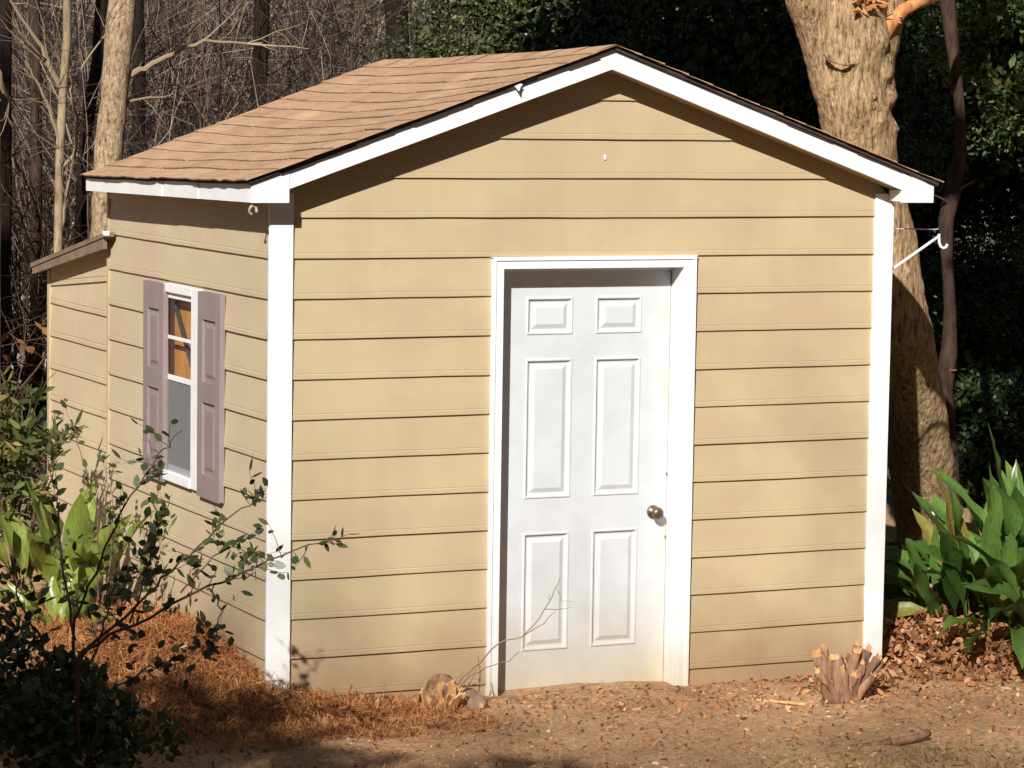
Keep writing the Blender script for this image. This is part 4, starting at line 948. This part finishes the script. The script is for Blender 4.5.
# ---------------------------------------------------------------- litter
def scatter(n, x0, x1, y0, y1, dens, r=rng):
    out = []
    while len(out) < n:
        x = r.uniform(x0, x1, n * 2); y = r.uniform(y0, y1, n * 2); k = r.random(n * 2) < dens(x, y); out += list(zip(x[k], y[k]))
    a = np.array(out[:n]); 
    inside = (a[:, 0] > -.0) & (a[:, 0] < W) & (a[:, 1] > -.02)
    return a[~inside]
def on_ground(a, lo, hi):
    z = gz(a[:, 0], a[:, 1]) + np.array([bumpy(x, y) for x, y in a]) + rng.uniform(lo, hi, len(a)); return np.column_stack([a, z])
gs = lambda x, y, cx, cy, sx_, sy_: np.exp(-((x - cx) / sx_) ** 2 - ((y - cy) / sy_) ** 2)
pileL = lambda x, y: np.clip(gs(x, y, -.25, .7, .45, .9) + .5 * gs(x, y, -.5, -.1, .5, .35) + .12 * gs(x, y, .3, -.3, .6, .3), 0, 1)
pileR = lambda x, y: np.clip(gs(x, y, 3.9, .35, .5, .45) + .9 * gs(x, y, 4.8, .3, .8, .5) + .3 * gs(x, y, 3.1, -.2, .3, .2), 0, 1)
def flat_dirs(n, up_=.35): d = rng.normal(size=(n, 3)); d[:, 2] *= up_; return d
a = np.concatenate([scatter(3600, -1.3, .8, -.7, 2.3, pileL), scatter(5200, 2.7, 6, -.6, 1.6, pileR)])
hgt = np.where(a[:, 0] < 1, pileL(a[:, 0], a[:, 1]), pileR(a[:, 0], a[:, 1]))
p = on_ground(a, 0, 1e-4); p[:, 2] += rng.random(len(a)) * (.015 + .11 * hgt)
leaf_obj('leaf_litter', leaves(p, .048, .026, .8, flat_dirs(len(p), .6)), M['litter']); tag(bpy.data.objects['leaf_litter'], 'heaped orange-brown fallen leaves along both sides of the shed', None, None, 'stuff')
a = np.concatenate([scatter(30000, -1.4, .9, -.9, 2.3, lambda x, y: np.clip(pileL(x, y) + .25 * gs(x, y, .1, -.6, .7, .5), 0, 1)), scatter(2600, -2, 5.5, -2.8, 0, lambda x, y: np.ones_like(x))]); n = len(a)
hgt = pileL(a[:, 0], a[:, 1]); p = on_ground(a, .004, .02); p[:, 2] += rng.random(n) * .15 * hgt
d = unit(flat_dirs(n, .45)); s = unit(np.cross(d, np.array([0, 0, 1.]) + .3 * rng.normal(size=(n, 3)))); Ln = rng.uniform(.05, .13, n)[:, None]; cv = rng.normal(0, .018, (n, 1)) * np.array([[0, 0, 1]]) + s * rng.normal(0, .012, (n, 1))
v = np.empty((n, 6, 3)); wdt = .0013
v[:, 0] = p - d * Ln / 2 - s * wdt; v[:, 1] = p - d * Ln / 2 + s * wdt; v[:, 2] = p + cv + s * wdt; v[:, 3] = p + d * Ln / 2 + s * wdt; v[:, 4] = p + d * Ln / 2 - s * wdt; v[:, 5] = p + cv - s * wdt
leaf_obj('pine_straw', v, M['straw']); tag(bpy.data.objects['pine_straw'], 'reddish pine straw heaped against the window wall of the shed', None, None, 'stuff')
a = scatter(5200, -2, 5.5, -3, .0, lambda x, y: .25 + .75 * gs(x, y, 2, -.3, 3, .5)); p = on_ground(a, .001, .006)
leaf_obj('leaf_scraps', leaves(p, .028, .016, .6, flat_dirs(len(p), .3)), M['litter']); tag(bpy.data.objects['leaf_scraps'], 'scraps of dry leaf trodden into the earth before the door', None, None, 'stuff')
a = scatter(3800, -2, 5.5, -3, .0, lambda x, y: np.ones_like(x)); p = on_ground(a, -.001, .003); n = len(p)
oc = np.array([[1, 0, 0], [0, 1, 0], [-1, 0, 0], [0, -1, 0], [0, 0, 1], [0, 0, -1]], float)
sz = (.0025 + .007 * rng.random(n) ** 4)[:, None, None] * rng.uniform(.6, 1.4, (n, 6, 3)); v = p[:, None, :] + oc[None] * sz
tri = [[0, 1, 4], [1, 2, 4], [2, 3, 4], [3, 0, 4], [1, 0, 5], [2, 1, 5], [3, 2, 5], [0, 3, 5]]
arr_mesh('pebbles', v, 6, M['pebble'], None, tri); tag(bpy.data.objects['pebbles'], 'pebbles and pale wood chips scattered over the earth', None, None, 'stuff')
a = scatter(650, .2, 4.5, -3, -.9, lambda x, y: np.clip(gs(x, y, 2.2, -2.0, .9, .35) + .25 * gs(x, y, 1.4, -.75, .3, .1), 0, 1)); p = on_ground(a, -.004, 0); d = rng.normal(size=(len(p), 3)) * .8; d[:, 2] = .55
leaf_obj('grass', leaves(p, .055, .004, .5, d), M['dry_grass']); tag(bpy.data.objects['grass'], 'sparse dry grass blades at the bottom edge of the yard', None, None, 'stuff')

# tree standing outside the picture on the sunny side, whose shade lies over the lower left
def shade_tree(loc, label, cs, keep, lf, mt='ever', name='evergreen_tree', wd=.5, h=5):
    t = thing(name, loc, label, 'tree'); p = np.concatenate([crown_pts(c, rd, n_, rng, .2, k_, sr) for c, rd, n_, k_, sr in cs])
    p = p[keep(p, p[:, 2] + .79 * p[:, 1], p[:, 0] - .775 * p[:, 1])]
    leaf_obj('crown', leaves(p, lf, lf * wd), M[mt], t); mb = MB(); mb.tube([loc, (loc[0] - .1, loc[1], h * .4), (loc[0], loc[1] - .1, h)], [.24, .19, .07], 12); mb.build('trunk', M['bark_dark'], t, smooth=True)
shade_tree((-9, -9.3, 0), 'leafy evergreen standing in the yard out of view, shading the near corner',
           [((-11.2, -9.3, 5.2), (2.4, 1.2, 3.4), 9000, 50, .3), ((-8.8, -9.3, 4.8), (2.3, 1.2, 3.2), 10000, 50, .3), ((-6.7, -9.2, 3.6), (1.5, 1.2, 2.6), 6000, 40, .3), ((-5.9, -9.3, 4.3), (1.7, 1.1, 2.7), 8000, 45, .3)],
           lambda p, hh, uu: hh < -.12 - .5 * uu + .12 * np.sin(uu * 9), .2)
shade_tree((-15, -20, 0), 'tall evergreen far behind the camera shading the open yard', [((-17, -20, 9.5), (3.5, 1.5, 4.5), 4000, 50, .3), ((-12, -20, 9.5), (4, 1.5, 4.5), 4000, 50, .3), ((-8, -20, 9.), (3, 1.5, 4.5), 3000, 40, .3)],  # added out of view to shade the yard and cut its bounce light
           lambda p, hh, uu: hh < -2.5 + .35 * np.sin(uu * 2.3), .5, h=10)
shade_tree((-8.2, -3, 0), 'tall evergreen left of the yard shading the far end of the lean-to', [((-8.6, -3, 10.2), (1.7, 1., 2.6), 5000, 40, .3)], lambda p, hh, uu: (uu < -5.1) & (hh > 5.6), .25, h=10)  # crown placed on the path of the sun to darken the left edge
shade_tree((8.5, -6, 0), 'tall overhanging tree roofing the yard well above the shed', [((x_, y_, 7.1 - .79 * y_), (2.6, 2.2, .7), 430, 9, .5) for x_ in (-3, 0, 3, 6, 9) for y_ in (-16, -13, -10, -7, -4, -1, 2)] + [((1.6 + 1.5 * i, -5.2, 7.9), (1.3, 1.2, 1.9), 1700, 18, .4) for i in range(4)],  # leaf slab and clumps added to hold back sky light and shade the right
           lambda p, hh, uu: ((hh > 6.0) | ((uu > 3.55) & (hh > 2.3) & (p[:, 1] < -2) & ((uu > 4.1) | (hh < 4.2)))) & (uu > -3.4) & ((uu < 3.3) | (hh < 5.3) | (rng.random(len(p)) < .05)) & (p[:, 2] > 4.7), .5, h=12)
n = 15000; ang = rng.uniform(R(150), R(395), n); rad_ = rng.uniform(24, 31, n)
p = np.column_stack([1 + np.cos(ang) * rad_, -4 + np.sin(ang) * rad_ * .95, 14.5 * rng.random(n) ** .9])
uu = p[:, 0] - .775 * p[:, 1]; hh = p[:, 2] + .79 * p[:, 1]; k_ = (hh < -3.) | (uu > 9) | (uu < -12)
leaf_obj('woodland', leaves(p[k_], 1.3, .75), M['ever']); tag(bpy.data.objects['woodland'], 'dark wood enclosing the yard behind the viewer', None, None, 'stuff')  # put in to dim ambient light from the low sky
# bare crown a long way off on the sunny side: its soft shade mottles the lower boards
n = 260; d = unit(rng.normal(size=(n, 3))); p = np.array([-25.3, -35, 25.6]) + d * np.array([5, 3, 2.2]) * rng.random((n, 1)) ** .5
t = thing('bare_tree', (-25.3, -35, 0), 'tall leafless tree a long way off in the direction of the sun', 'tree'); mb = MB()
for q in p: mb.tube([q, Vector(q) + Vector((rng.normal(0, .5), rng.normal(0, .5), rng.normal(.3, .4)))], [.035, .02], 4)
mb.build('branches', M['twig_brown'], t, fixn=False); mb = MB(); mb.tube([(-25.3, -35, -.1), (-25.3, -35, 12), (-25.2, -35, 25)], [.4, .3, .08], 12); mb.build('trunk', M['bark_dark'], t)

# ---------------------------------------------------------------- light
SD = Vector((-.775, -1, .79)).normalized()
w = bpy.data.worlds.new('World'); S.world = w; w.use_nodes = True; nt = w.node_tree; nt.nodes.clear()
sk = nt.nodes.new('ShaderNodeTexSky'); sk.sky_type = 'NISHITA'; sk.sun_disc = False; sk.sun_elevation = math.asin(SD.z); sk.sun_rotation = math.atan2(SD.x, SD.y)
bg = nt.nodes.new('ShaderNodeBackground'); bg.inputs[1].default_value = .05; ow = nt.nodes.new('ShaderNodeOutputWorld')
nt.links.new(sk.outputs[0], bg.inputs[0]); nt.links.new(bg.outputs[0], ow.inputs[0])
sd = bpy.data.lights.new('sun', 'SUN'); sd.energy = 5.0; sd.angle = R(.53); sd.color = (1, .968, .91); so = bpy.data.objects.new('sun', sd); C.objects.link(so)
so.rotation_euler = SD.to_track_quat('Z', 'Y').to_euler(); so.location = (-6, -8, 8)
S.render.engine = 'CYCLES'; S.view_settings.view_transform = 'Standard'; S.view_settings.look = 'None'; S.view_settings.gamma = 1; S.view_settings.exposure = .4
S.cycles.use_denoising = True; S.cycles.max_bounces = 8; S.cycles.transparent_max_bounces = 12
